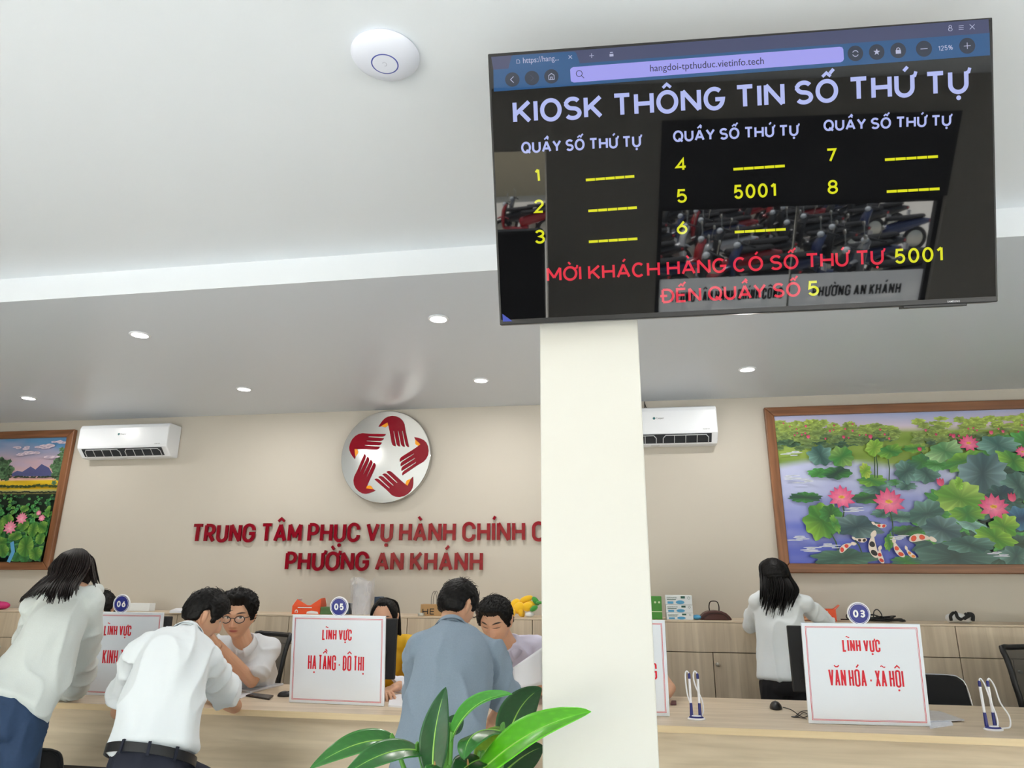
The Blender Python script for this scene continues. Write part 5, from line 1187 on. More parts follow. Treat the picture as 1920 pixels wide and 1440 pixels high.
    mb.tube([sl, (sl+sr)/2*.45+nb*.55, sr], [.058*build+k*.4, .062*build+k*.3, .058*build+k*.4], n=18, smooth=5)
    for S in 'LR':
        sh, el, wr = g('sh'+S), g('el'+S), g('wr'+S)
        if sleeve <= 1: e = sh.lerp(el, sleeve); mb.tube([sh, sh.lerp(e, .5), e], [sleeve_r[0]*.86*build, sleeve_r[0]*build, sleeve_r[1]*build*1.04], n=20, smooth=4, capk=.15)
        else:
            e = el.lerp(wr, sleeve-1); bend = el+(el-(sh+e)/2).normalized()*.01
            mb.tube([sh, sh.lerp(el, .5), bend, el.lerp(e, .5), e], [sleeve_r[0]*build*.9, sleeve_r[0]*build, sleeve_r[1]*build, sleeve_r[1]*.92*build, sleeve_r[1]*.72*build], n=20, smooth=5, capk=.15)
    if J.get('hood'):
        for pts, rad in J['hood']: mb.tube(pts, rad, n=16, smooth=5)
    me = remesh(mb, shirt_name, .0085, smooth=4)
    fold(me, fold_amp, foldaxis or (nb-pel), seed=hd.x*3+hd.y)
    so = mesh_obj(shirt_name, me, shirt, r)
    if collar:                               # turned-down collar band round the neck
        cm = MB(); ax_ = (hb-nb).normalized(); cx_ = sax; cy_ = ax_.cross(cx_); V = []; Fc = []; N = 40
        fdir = Vector(J['face']); fdir = (fdir-ax_*fdir.dot(ax_)).normalized(); ang0 = math.atan2(fdir.dot(cy_), fdir.dot(cx_)) if collar != 'round' else 0
        tdir = Vector(J.get('fwd', J['face'])); tdir = (tdir-ax_*tdir.dot(ax_)).normalized(); ang0 = math.atan2(tdir.dot(cy_), tdir.dot(cx_))
        for i in range(N+1):
            a = ang0+.22+(2*math.pi-.44)*i/N; fr_ = math.cos(a-ang0); rr = 1.0
            lo = .020*fr_ if fr_ > 0 else 0
            for rad, hgt in ((neck_r+.016, -.030), (neck_r+.010, .014-.020*max(0, fr_)), (neck_r+.015, .016-.020*max(0, fr_)), (neck_r+.030+.016*max(0, fr_), -.026-.022*max(0, fr_)**3)):
                V.append(nb+ax_*(hgt+.012)+(cx_*math.cos(a)+cy_*math.sin(a))*rad*build)
        for i in range(N):
            for q_ in range(3): Fc.append((i*4+q_, i*4+q_+1, (i+1)*4+q_+1, (i+1)*4+q_))
        cm.add(V, Fc); c_ = cm.build('collar', shirt if collar is True else collar, r, smooth=True, world=True); t_ = c_.modifiers.new('thick', 'SOLIDIFY'); t_.thickness = .003
    # --- trousers and shoes
    mb = MB(); top = pel+(wa-pel).normalized()*.075
    mb.tube([pel-Vector((0, 0, .07)), pel, top], [(hw+.012, .125*build), (hw+.008, .12*build), (hw*.92, .105*build)], n=26, side=sax, smooth=4, capk=.4)
    for S in 'LR':
        hip, kn, an = legp[S]
        mb.tube([hip, hip.lerp(kn, .5), kn, kn.lerp(an, .5), an], [.098*build, .088*build, .072*build, .066*build, .058*build], n=18, smooth=4, capk=.2)
    me = remesh(mb, 'trousers', .010, smooth=3); fold(me, .008, (0, 0, 1), seed=hd.y, scale=10); mesh_obj('trousers', me, trousers, r)
    if shoes:
        for S in 'LR':
            an = legp[S][2]; mb = MB(); mb.tube([an+Vector((0, 0, -.035))-fw*.06, an+Vector((0, 0, -.042))+fw*.07, an+Vector((0, 0, -.052))+fw*.16], [(.042, .042), (.05, .036), (.042, .026)], n=16, side=sax, smooth=4); mb.build('shoe', M_BLK, r, smooth=True, world=True)
    if hairfn: hairfn(r, HM, J)
    return r, HM, legp
def short_hair(vol=.026, side=.012, part=.0, low=-.062, fringe=.045, seed=1, m=None, puff=0., rough=.006, nst=40):
    def fn(r, HM, J):
        def ex(d, p):
            az = math.degrees(math.atan2(abs(d.x), d.y))      # 0 = face, 180 = back
            line = fringe if az < 38 else (fringe+(-.005-fringe)*sm_((az-38)/30) if az < 68 else (-.018 if az < 95 else -.018+(low+.018)*sm_((az-95)/45)))
            line += .006*mnoise.noise(Vector((d.x*9, d.y*9, seed)))
            if 80 < az < 112: line = max(line, .032*g_(az-98, 10))
            k = sm_((p.z-line)/.018)
            t = side+(vol-side)*sm_((p.z-.0)/.09)+puff*g_(p.z-.085, .04)*max(0, d.y+.4)
            q = Vector((d.x*16+seed, d.y*7, d.z*9)); st = 1-2*abs(mnoise.noise(q)); st2 = mnoise.noise(q*2.7)
            t += rough*(st*.7+st2*.6)
            return t*k-.010*(1-k)
        mb = MB(); head_mb(mb, HM, ex, face=False, n=90, m=120); mb.build('hair', m or M_HAIR, r, smooth=True, world=True, angle=180)
        rg = random.Random(seed); st = MB()          # loose strands on the outline
        for i in range(nst):
            th = rg.uniform(.05, 1.15); ph = rg.uniform(0, 6.28); p = HM @ head_surface(th, ph, ex, False); d = (HM.to_3x3() @ Vector((math.sin(th)*math.sin(ph), math.sin(th)*math.cos(ph), math.cos(th)))).normalized()
            tg = d.orthogonal(); tg.rotate(Matrix.Rotation(rg.uniform(0, 6.28), 3, d)); st.tube([p-d*.004, p+d*.006+tg*.012, p+d*.007+tg*.026], [.0018, .0014, .0005], n=5, smooth=3)
        if nst: st.build('hair_strands', m or M_HAIR, r, smooth=True, world=True)
    return fn
def strands(r, guides, n, rad, seed, m, jit=.008, name='hair_lengths', part_pieces=1):
    """long hair: tapered locks filling the space between guide curves"""
    rg = random.Random(seed); mb = MB(); ng = len(guides)
    for i in range(n):
        u = rg.random()*(ng-1); k = min(int(u), ng-2); t = u-k; j = Vector((rg.gauss(0, jit), rg.gauss(0, jit), rg.gauss(0, jit*.5))); pts = []; L = rg.uniform(.45, 1.08); N = len(guides[0])
        for q in range(N):
            a = Vector(guides[k][q]).lerp(Vector(guides[k+1][q]), t); f = q/(N-1)
            if q == N-1: a = pts[-1]+(a-pts[-1])*L if pts else a
            pts.append(a+j*min(1, f*2.2))
        rr = rad*rg.uniform(.7, 1.3); mb.tube(pts, [(rr, rr*.6)]+[(rr*1.15, rr*.7)]*(N-2)+[(rr*.25, rr*.2)], n=6, smooth=5)
    mb.build(name, m, r, smooth=True, world=True)
M_SHW = mat('white_shirt_cotton', rgb(233, 239, 243), rough=.75, sheen=.1, bump=.15, bscale=700)
M_SHG = mat('pale_grey_shirt', rgb(222, 224, 228), rough=.75, bump=.15, bscale=700)
M_SHL = mat('lilac_shirt', rgb(212, 208, 228), rough=.75, bump=.15, bscale=700)
M_POLO = mat('blue_grey_polo', rgb(136, 152, 168), rough=.85, var=.10, vscale=170, bump=.25, bscale=500)
M_HOOD = mat('grey_marl_fleece', rgb(208, 214, 211), rough=.9, var=.05, vscale=220, bump=.3, bscale=400, sheen=.2)
M_YEL = mat('yellow_blouse', rgb(226, 176, 24), rough=.7, bump=.15, bscale=400)
M_NAVYC = mat('navy_trousers', rgb(26, 31, 48), rough=.8, bump=.2, bscale=600)
M_DENIM = mat('dark_blue_denim', rgb(38, 62, 94), rough=.8, var=.12, vscale=90, bump=.35, bscale=700)
M_BLKC = mat('black_trousers', rgb(24, 24, 28), rough=.8)
M_BELT = mat('black_leather', rgb(24, 24, 26), rough=.35, bump=.1, bscale=200)
def off(v, x=0., y=0., z=0.): return Vector(v)+Vector((x, y, z))
def glasses(r, HM, temples=True):
    mb = MB(); 
    for s in (-1, 1):
        mb.tube([HM @ Vector((s*.033+.0225*math.cos(2*math.pi*k/20), .1045-.010*(abs(s*.033+.0225*math.cos(2*math.pi*k/20))/.055)**2, .006+.019*math.sin(2*math.pi*k/20))) for k in range(21)], .0024, n=8, smooth=2, caps=False)
        if temples: mb.tube([HM @ Vector((s*.056, .094, .014)), HM @ Vector((s*.074, .05, .014)), HM @ Vector((s*.081, -.02, .016))], .0022, n=8, smooth=4)
    mb.tube([HM @ Vector((-.0115, .104, .010)), HM @ Vector((0, .107, .014)), HM @ Vector((.0115, .104, .010))], .0022, n=8, smooth=4)
    fr_ = mb.build('glasses_frame', M_BLK, r, smooth=True, world=True)
    mb = MB()
    for s in (-1, 1): mb.add([HM @ Vector((s*.033+.0215*math.cos(2*math.pi*k/20), .1035, .006+.018*math.sin(2*math.pi*k/20))) for k in range(20)], [tuple(range(20))])
    mb.build('lens', mat('spectacle_lens', (.9, .95, 1), rough=.02, alpha=.08), fr_, world=True)
# hooded woman at the left, leaning on the counter with her back to us
J = dict(waist=at(50, 1280, y=3.06), pel=at(6, 1336, y=2.96), chest=at(96, 1196, y=3.16), neck=at(138, 1108, y=3.28), head=at(134, 1080, y=3.40), face=(.25, .9, -.32), fwd=(.35, 1, 0),
         shL=at(70, 1140, y=3.18), shR=at(170, 1128, y=3.27), elL=at(40, 1290, y=3.56), elR=at(146, 1275, y=3.58), wrL=at(120, 1285, y=3.92), wrR=at(118, 1303, y=3.86))
nbv = J['neck']
J['hood'] = [([off(nbv, -.12, .03, -.01), off(nbv, -.10, -.06, -.03), off(nbv, -.02, -.105, -.045), off(nbv, .06, -.08, -.025), off(nbv, .10, -.01, -.02), off(nbv, .08, .08, .0)], [.03, .044, .05, .048, .042, .03])]
def hairA(r, HM, J):
    def ex(d, p):
        az = math.degrees(math.atan2(abs(d.x), d.y)); line = .05 if az < 40 else (.05-.2*sm_((az-40)/40)); k = sm_((p.z-line)/.02); q = Vector((d.x*14, d.y*14, d.z*3)); return (.020+.004*(1-2*abs(mnoise.noise(q))))*k-.008*(1-k)
    mb = MB(); head_mb(mb, HM, ex, face=False); mb.build('hair', M_HAIRB, r, smooth=True, world=True, angle=180)
    H = lambda x, y, z: HM @ Vector((x, y, z)); cr = (0, -.01, .13)
    G = []
    for s, ex_, ey_ in ((-1, 52, 1118), (-.6, 72, 1123), (-.25, 92, 1129), (.1, 110, 1131), (.5, 126, 1128), (1, 142, 1112)):
        G.append([at(146+8*s, 1030, y=3.43), at(140+26*s, 1040, y=3.325), at(134+33*s, 1062, y=3.27), at(126+30*s, 1082, y=3.22), at(.5*(122+26*s)+.5*ex_, 1100, y=3.12), at(ex_, ey_, y=3.015)])
    strands(r, G, 190, .0055, 3, M_HAIRB, .006)
    G = [[H(0, .02, .13), H(.055, .01, .112), at(173, 1052, y=3.42), at(179, 1080, y=3.39), at(185, 1108, y=3.35)], [H(0, -.01, .13), H(.05, -.04, .112), at(166, 1052, y=3.33), at(170, 1078, y=3.29), at(176, 1098, y=3.25)]]
    strands(r, G, 70, .0055, 5, M_HAIRB, .004)
    G = [[H(0, .02, .13), H(-.055, .01, .105), H(-.092, -.0, .03), at(82, 1085, y=3.36), at(44, 1120, y=3.3), at(36, 1130, y=3.3)], [H(0, -.01, .13), H(-.06, -.03, .10), H(-.09, -.04, .02), at(90, 1088, y=3.2), at(60, 1108, y=3.1), at(48, 1122, y=3.1)]]
    strands(r, G, 40, .005, 6, M_HAIRB, .004)
r, HM, lp = person('person in a grey hooded top and jeans with long dark hair at the far left', J, M_HOOD, M_DENIM, hairA, sleeve=1.8, sleeve_r=(.074, .068), shirt_name='hooded_top', seated=False, fold_amp=.012, build=1.0, hem=-.02, loose=1.3)
# white-shirted man, seated with his back to us
J = dict(drop=.30, pel=at(280, 1432, y=2.98), chest=at(322, 1250, y=3.14), neck=at(350, 1192, y=3.30), head=at(382, 1158, y=3.42), face=(.62, .66, -.42), fwd=(.3, 1, 0),
         shL=at(262, 1222, y=3.16), shR=at(386, 1240, y=3.26), elL=at(222, 1334, y=3.44), elR=at(440, 1324, y=3.68), wrL=at(300, 1305, y=3.86), wrR=at(378, 1296, y=3.92))
r, HM, lp = person('person in a white short-sleeved shirt and black belt seated facing the counter', J, M_SHW, M_NAVYC, short_hair(.030, .016, seed=3, low=-.05), sleeve=.72, sleeve_r=(.070, .074), collar=True, fold_amp=.014, hem=-.062, loose=1.35)
pv = Vector(J['pel']); wv = (Vector(J['chest'])-pv).normalized(); sx_ = (Vector(J['shR'])-Vector(J['shL'])).normalized(); fy_ = wv.cross(sx_)
mb = MB(); c = pv+wv*.028; prev = None; V = []; Fc = []; N = 48
for i in range(N):
    a = 2*math.pi*i/N; e = sx_*math.cos(a)*.186+fy_*math.sin(a)*.143
    for o_, hh in ((.0, -.019), (.004, -.019), (.004, .019), (.0, .019)): V.append(c+e*(1+o_/.15)+wv*hh)
for i in range(N):
    for q_ in range(4): Fc.append((i*4+q_, i*4+(q_+1) % 4, ((i+1) % N)*4+(q_+1) % 4, ((i+1) % N)*4+q_))
mb.add(V, Fc); bl = mb.build('belt', M_BELT, r, smooth=True, world=True)
for a in (-2.1, -1.5, -.9):
    e = sx_*math.cos(a)*.186+fy_*math.sin(a)*.143; n_ = e.normalized(); MM = Matrix.Translation(c+e*1.03) @ frame_of(n_, wv); mb = MB(); mb.box((-.006, -.003, -.03), (.006, .005, .026), M=MM); mb.build('belt_loop', M_NAVYC, bl, world=True)
seat_z = pv.z-.16
def stool(x, y, z, label):
    r = root('stool', label, 'stool', (x, y, 0))
    mb = MB(); mb.lathe([(.001, z-.05), (.17, z-.05), (.18, z-.03), (.175, z-.005), (.15, z), (.001, z)], 36); mb.build('seat', M_SEAT, r, smooth=True)
    for k in range(4): a = R(45+90*k); mb = MB(); mb.tube([(.12*math.cos(a), .12*math.sin(a), z-.05), (.2*math.cos(a), .2*math.sin(a), .012)], .012, n=10, smooth=1); mb.build('leg', M_CHROME, r, smooth=True)
stool(pv.x, pv.y, seat_z, 'black stool under the man in the white shirt')
# man with glasses behind the counter, facing us
J = dict(wide=1.12, pel=at(470, 1345, y=4.72), chest=at(462, 1252, y=4.42), neck=at(456, 1206, y=4.20), head=at(446, 1157, y=4.10), face=(.26, -.95, -.14), fwd=(.2, -1, 0),
         shL=at(506, 1214, y=4.34), shR=at(404, 1212, y=4.34), elL=at(472, 1278, y=4.22), elR=at(392, 1290, y=4.28), wrL=at(406, 1206, y=3.98), wrR=at(420, 1300, y=4.05))
r, HM, lp = person('person with black-rimmed glasses and a pale grey shirt, seated behind the counter facing us', J, M_SHG, M_NAVYC, short_hair(.034, .010, seed=8, fringe=.070, puff=.018, rough=.012), voxel=.0028, hs=1.08, sleeve=.82, sleeve_r=(.078, .080), collar=True, hands={'L': ((-.55, -.25, .80), (-.6, -.6, -.5), .75, -1)}, neck_r=.056, fold_amp=.010, loose=1.1)
glasses(r, HM)
wl = Vector(J['wrL']); rp = root('pen', 'slim dark pen in the hand of the man with glasses', 'pen', wl+Vector((-.06, -.05, .075)))
mb = MB(); mb.tube([(-.055, -.03, -.015), (.05, .03, .02)], .0042, n=10, smooth=1); mb.build('barrel', M_NAVY, rp, smooth=True); mb = MB(); mb.tube([(-.075, -.0415, -.0215), (-.055, -.03, -.015)], [.0012, .0042], n=10, smooth=1); mb.build('tip', M_STEEL, rp, smooth=True)
# clerk almost hidden behind the hooded woman
J = dict(pel=at(196, 1345, y=4.85), chest=at(192, 1245, y=4.66), neck=at(188, 1188, y=4.58), head=at(186, 1146, y=4.50), face=(.1, -.95, -.2), fwd=(0, -1, 0),
         shL=at(232, 1205, y=4.62), shR=at(142, 1205, y=4.62), elL=at(240, 1280, y=4.45), elR=at(135, 1280, y=4.45), wrL=at(210, 1298, y=4.25), wrR=at(165, 1298, y=4.25))
person('person with black hair seated behind the number 06 sign, mostly hidden by the hooded woman', J, M_SHW, M_NAVYC, short_hair(.028, .02, seed=12, low=-.08), collar=True)
# woman in yellow behind the monitor
J = dict(pel=at(735, 1345, y=4.90), chest=at(730, 1252, y=4.70), neck=at(730, 1204, y=4.60), head=at(721, 1160, y=4.52), face=(.04, -.95, -.24), fwd=(.1, -1, 0),
         shL=at(776, 1212, y=4.64), shR=at(690, 1216, y=4.64), elL=at(780, 1274, y=4.50), elR=at(682, 1285, y=4.45), wrL=at(738, 1290, y=4.28), wrR=at(715, 1296, y=4.2))
def hairE(r, HM, J):
    short_hair(.016, .012, seed=15, low=-.09, fringe=.088, rough=.003, nst=0)(r, HM, J)
    H = lambda x, y, z: HM @ Vector((x, y, z)); G = []
    for s in (-.085, -.05, -.0, .05, .085): G.append([H(s*.3, 0, .128), H(s*.8, -.05, .09), H(s*1.0, -.085+.04*abs(s)/.085, .0), H(s*1.05, -.10+.06*abs(s)/.085, -.09), H(s*1.1, -.10+.05*abs(s)/.085, -.165)])
    strands(r, G, 80, .006, 9, M_HAIR, .004)
r, HM, lp = person('person in a bright yellow blouse seated behind the number 05 sign and its monitor', J, M_YEL, M_BLKC, hairE, voxel=.003, sleeve=1.35, sleeve_r=(.066, .058), neck_r=.046, build=.94, fold_amp=.010)
glasses(r, HM)
# man in the blue-grey polo shirt, standing with his back to us
J = dict(pel=at(815, 1445, y=3.02), chest=at(848, 1262, y=3.16), neck=at(845, 1182, y=3.30), head=at(858, 1138, y=3.42), face=(.42, .82, -.38), fwd=(.2, 1, 0),
         shL=at(786, 1214, y=3.20), shR=at(922, 1226, y=3.30), elL=at(790, 1330, y=3.46), elR=at(948, 1326, y=3.44), wrL=at(850, 1345, y=3.60), wrR=at(922, 1350, y=3.56))
r, HM, lp = person('person in a blue-grey polo shirt standing at the counter left of the column', J, M_POLO, M_NAVYC, short_hair(.020, .013, seed=21, low=-.055), sleeve=.84, sleeve_r=(.074, .076), collar=True, seated=False, fold_amp=.011, hem=.06, build=1.04, hands={'R': ((-.35, .35, -.85), (-.8, .1, .3), .5, 1)}, loose=1.2)
glasses(r, HM)
# man in lilac, looking down at papers
J = dict(wide=1.10, pel=at(980, 1345, y=4.75), chest=at(970, 1254, y=4.46), neck=at(950, 1208, y=4.26), head=at(930, 1166, y=4.14), face=(-.16, -.86, -.44), fwd=(-.0, -1, 0), lowered=True,
         shL=at(1004, 1214, y=4.38), shR=at(908, 1214, y=4.38), elL=at(1036, 1290, y=4.36), elR=at(900, 1290, y=4.36), wrL=at(1020, 1294, y=4.18), wrR=at(930, 1300, y=4.12))
r, HM, lp = person('person in a lilac shirt behind the counter looking down at a sheet, beside the column', J, M_SHL, M_NAVYC, short_hair(.026, .009, seed=31, fringe=.066, puff=.008, rough=.009), voxel=.0028, hs=1.06, sleeve=1.55, sleeve_r=(.072, .064), collar=True, hands={'L': ((-.5, -.3, .75), (-.4, .8, .2), .45, -1)}, neck_r=.056, fold_amp=.010, build=1.02)
pts = [at(961, 1252, y=4.10), at(1016, 1214, y=4.16), at(1018, 1284, y=4.14), at(963, 1291, y=4.06)]
mb = MB(); V = []; Fc = []; n = 10
for j in range(n+1):
    for i in range(n+1):
        u, v = i/n, j/n; p = pts[0].lerp(pts[1], u).lerp(pts[3].lerp(pts[2], u), v); V.append(p+Vector((0, -.018*math.sin(math.pi*u)*(.4+.6*v), 0)))
for j in range(n):
    for i in range(n): a = j*(n+1)+i; Fc.append((a, a+n+1, a+n+2, a+1))
mb.add(V, Fc); o = mb.build('paper_sheet', M_PAPER, smooth=True); t_ = o.modifiers.new('thick', 'SOLIDIFY'); t_.thickness = .0006; tag(o, 'white sheet of paper held up by the man in the lilac shirt', 'paper')
# clerk behind the column: only a forearm shows
J = dict(pel=at(1165, 1350, y=4.90), chest=at(1150, 1252, y=4.72), neck=at(1140, 1196, y=4.62), head=at(1132, 1150, y=4.54), face=(-.1, -.9, -.4), fwd=(0, -1, 0),
         shL=at(1200, 1222, y=4.62), shR=at(1098, 1222, y=4.62), elL=at(1256, 1290, y=4.46), elR=at(1080, 1290, y=4.46), wrL=at(1236, 1316, y=4.24), wrR=at(1110, 1306, y=4.24))
person('person seated behind the column, only an elbow showing right of the narrow sign', J, M_SHW, M_NAVYC, short_hair(.02, .014, seed=41), sleeve=.5, collar=True, build=.95)
slab('mobile_phone', [(1257, 1319), (1259, 1313), (1268, 1313), (1268, 1319)], KZ+.0005, KZ+.010, mat('maroon_case', rgb(96, 52, 60), rough=.4), 'small dark phone by the elbow right of the narrow sign', 'phone', bevel=.002)
# standing woman at the cabinets, her back to us
J = dict(pel=at(1470, 1268, y=5.08), chest=at(1464, 1178, y=5.12), neck=at(1456, 1118, y=5.12), head=at(1452, 1084, y=5.16), face=(-.05, .96, -.25), fwd=(0, 1, 0),
         shL=at(1420, 1128, y=5.12), shR=at(1510, 1132, y=5.12), elL=at(1408, 1170, y=5.32), elR=at(1552, 1172, y=5.30), wrL=at(1430, 1162, y=5.52), wrR=at(1530, 1160, y=5.50))
def hairI(r, HM, J):
    short_hair(.022, .016, seed=51, low=-.1, fringe=.06, rough=.003, nst=0)(r, HM, J)
    H = lambda x, y, z: HM @ Vector((x, y, z)); G = []
    for t, e in zip((-1, -.6, -.2, .2, .6, 1), ((1424, 1128), (1432, 1148), (1446, 1156), (1462, 1156), (1476, 1150), (1486, 1136))):
        G.append([H(t*.02, 0, .135), H(t*.085, -.06+.05*abs(t), .09), H(t*.098, -.10+.07*abs(t), .0), H(t*.12, -.125+.05*abs(t), -.10), at(*e, y=5.00+.03*abs(t))])
    strands(r, G, 130, .0065, 19, M_HAIR, .005)
r, HM, lp = person('person with long black hair and a white shirt standing at the back cabinets, back turned', J, M_SHW, M_BLKC, hairI, sleeve=1.7, sleeve_r=(.060, .056), seated=False, build=.92, fold_amp=.009, hem=.02, collar=True, loose=1.2)
# ------------------------------------------------------------------ potted plant in front of the column
M_LEAF = vcol_mat('glossy_leaf', rough=.26, spec=.5, bump=.05, bscale=60)
M_STEM = mat('green_stem', rgb(86, 150, 52), rough=.4)
M_RIB = mat('pale_midrib', rgb(150, 200, 86), rough=.4)
PC = at(850, 1440, y=1.93)
PL_ = root('potted_plant', 'broad-leaved green potted plant standing in front of the column', 'plant', (PC.x, PC.y, 0))
mb = MB(); mb.lathe([(.001, .0), (.15, 0), (.16, .01), (.19, .34), (.20, .36), (.20, .39), (.185, .39), (.18, .35), (.001, .345)], 44); mb.build('pot', mat('white_glazed_pot', rgb(226, 226, 222), rough=.25), PL_, smooth=True)
mb = MB(); mb.lathe([(.001, .349), (.177, .349), (.17, .362), (.001, .37)], 36); mb.build('soil', mat('dark_soil', rgb(58, 44, 34), rough=.95, bump=1., bscale=60), PL_, smooth=True)
CROWN = Vector((PC.x, PC.y, .60))
mb = MB(); mb.tube([(0, 0, .34), (.01, .0, .5), (0, 0, .62)], [.03, .028, .022], n=14); mb.build('trunk', mat('brown_stem', rgb(120, 104, 70), rough=.7), PL_, smooth=True)
GD, GM, GB, GO = rgb(34, 82, 40), rgb(50, 116, 46), rgb(84, 172, 26), rgb(104, 138, 34)
def leaf(B, T, w, nrm, bend=(0, 0, 0), fold=.25, col=GM, droop=0., tipw=.95, stalk=True, twist=0., wave=.04):
    B, T, nrm, bend = Vector(B), Vector(T), Vector(nrm).normalized(), Vector(bend)
    Mi = (B+T)/2+bend; nu, nv = 26, 12; V = []; Fc = []; C = []; rib = []
    L = (T-B).length
    for i in range(nu+1):
        t = i/nu; p = B*(1-t)**2+Mi*2*t*(1-t)+T*t*t; tg = ((Mi-B)*(1-t)+(T-Mi)*t).normalized()
        nn = (nrm-tg*nrm.dot(tg)).normalized(); nn = (Matrix.Rotation(twist*t, 3, tg) @ nn); sd = tg.cross(nn)
        wd = w*(math.sin(math.pi*min(1, .06+.94*t)**.80))**.72 if t < 1 else .0005
        wd *= (1-.08*t)
        rib.append((p-nn*.0008, max(.0006, .0034*(1-t*.85))))
        for j in range(nv+1):
            s = j/nv*2-1; lift = fold*abs(s)**1.3*wd+wave*wd*math.sin(t*9+s*2)*abs(s)
            V.append(p+sd*s*wd+nn*lift)
            vein = max(0, math.cos((t*17-abs(s)*2.6)*math.pi))**14
            k = 1+.30*vein*(1-abs(s)*.4)-.10*abs(s)+(.35 if abs(s) < .09 else 0)+(.55 if abs(s) > .985 else 0)
            C.append(tuple(min(1, c*k) for c in col))
    for i in range(nu):
        for j in range(nv): a = i*(nv+1)+j; Fc.append((a, a+1, a+nv+2, a+nv+1))
    mb = MB(); mb.add(V, Fc, 0, C); o = mb.build('leaf', M_LEAF, PL_, smooth=True, angle=180, cols=True, world=True)
    sl = o.modifiers.new('thick', 'SOLIDIFY'); sl.thickness = .0012; sl.offset = -1
    mb = MB(); mb.tube([r_[0] for r_ in rib], [r_[1] for r_ in rib], n=6, smooth=1); mb.build('midrib', M_RIB, o, smooth=True, world=True)
    if stalk:
        d = (Mi-B).normalized(); c = B.lerp(CROWN, .5)+Vector((0, 0, -.02))-d*.03
        mb = MB(); mb.tube([CROWN, c, B, B+d*.01], [.0105, .0085, .006, .004], n=10, smooth=6); mb.build('stalk', M_STEM, o, smooth=True, world=True)
K = lambda px, py, y: at(px, py, y=y)
V3 = Vector
leaf(K(812, 1452, 1.90), K(836, 1288, 1.94), .040, (.15, -1, .25), (-.02, -.01, 0), .12, GD)                        # upright dark leaf
leaf(K(846, 1388, 1.92), K(960, 1301, 1.86), .027, (-.5, -.75, .9), (-.035, 0, .05), .55, rgb(72, 148, 56))         # arching leaf above the crown
leaf(K(942, 1372, 1.99), K(870, 1424, 1.78), .046, (-.25, -.30, 1), (-.045, -.02, .055), -.25, GM)                  # leaf bending towards us
leaf(K(896, 1425, 1.96), K(948, 1366, 2.0), .038, (-.2, -1, .1), (.02, 0, .02), .2, GO)
leaf(K(896, 1452, 1.86), K(1108, 1334, 1.72), .052, (-.42, -.62, .75), (-.012, -.01, .045), .22, GB)                # big bright leaf over the column
leaf(K(950, 1398, 2.06), K(1016, 1290, 2.26), .052, (.1, -1, .35), (-.035, .02, .03), .2, GD)                        # dark leaf going behind the column
leaf(K(935, 1458, 2.04), K(1020, 1400, 2.22), .045, (.1, -1, .4), (0, .02, .02), .15, GD)
leaf(K(740, 1392, 1.98), K(580, 1442, 1.86), .046, (.1, -.55, 1), (.02, 0, .055), .15, GM)                           # left leaf
leaf(K(786, 1408, 1.92), K(640, 1458, 1.76), .046, (.05, -.6, 1), (.02, -.01, .05), .15, rgb(44, 104, 44))           # left front leaf
leaf(K(905, 1424, 1.90), K(850, 1462, 1.78), .045, (0, -.5, 1), (0, 0, .02), .15, GD)
leaf(K(840, 1372, 2.02), K(868, 1340, 2.06), .026, (.3, -1, .3), (0, 0, 0), .15, GD)
leaf(K(842, 1452, 1.84), K(800, 1470, 1.74), .04, (0, -.6, 1), (0, 0, .03), .15, GM)
for px, py, q_ in ((816, 1440, 1428), (878, 1440, 1424)):
    mb = MB(); mb.tube([K(px, py+14, 1.84), K(px, py, 1.84), K(px-1, q_, 1.84)], [.005, .004, .0015], n=8, smooth=3); mb.build('leaf_sheath', mat('tan_sheath', rgb(176, 132, 84), rough=.6), PL_, smooth=True, world=True)
# ------------------------------------------------------------------ outside the shopfront (the screen mirrors it)
M_GROUND = mat('sunlit_concrete', rgb(214, 208, 198), rough=.8, var=.08, vscale=2)
mb = MB(); mb.box((-30, -45, -.25), (32, FRONT_Y-.15, -.1)); tag(struct('ground', mb, M_GROUND))
mb = MB(); mb.box((-30, -30, -.1), (32, -29.7, 7)); struct('wall_street', mb, mat('street_wall_paint', rgb(206, 190, 160), rough=.7, var=.1))
def frost():
    m = bpy.data.materials.new('frosted_band'); m.use_nodes = True; nt = m.node_tree; o = nt.nodes['Material Output']
    tr = nt.nodes.new('ShaderNodeBsdfTranslucent'); tr.inputs[0].default_value = (.62, .64, .66, 1); tp = nt.nodes.new('ShaderNodeBsdfTransparent'); mx = nt.nodes.new('ShaderNodeMixShader'); mx.inputs[0].default_value = .2
    nt.links.new(tr.outputs[0], mx.inputs[1]); nt.links.new(tp.outputs[0], mx.inputs[2]); nt.links.new(mx.outputs[0], o.inputs[0]); return m
M_FROST = frost()
W1 = bpy.data.objects.new('window_1', None); COL.objects.link(W1); W1['kind'] = 'structure'; W1.location = (0, FRONT_Y-.07, 0)
M_ALU = mat('dark_aluminium', rgb(52, 54, 58), rough=.4, metal=.6)
mb = MB()
for x0, x1, z0, z1 in ((1.25, 1.30, -.1, 2.05), (3.95, 4.0, -.1, 2.05), (1.3, 3.95, 2.0, 2.05), (1.3, 3.95, -.1, -.02)): mb.box((x0, -.03, z0), (x1, .03, z1))
mb.build('window_frame', M_ALU, W1)
mb = MB(); mb.box((2.60, -.012, 0), (2.615, .012, 2.0)); mb.build('mullion', mat('pale_seal', rgb(200, 198, 190)), W1)
mb = MB(); mb.quad((1.3, 0, .98), (3.95, 0, .98), (3.95, 0, 1.34), (1.3, 0, 1.34)); fb = mb.build('frosted_band', M_FROST, W1)
MOUT = MW
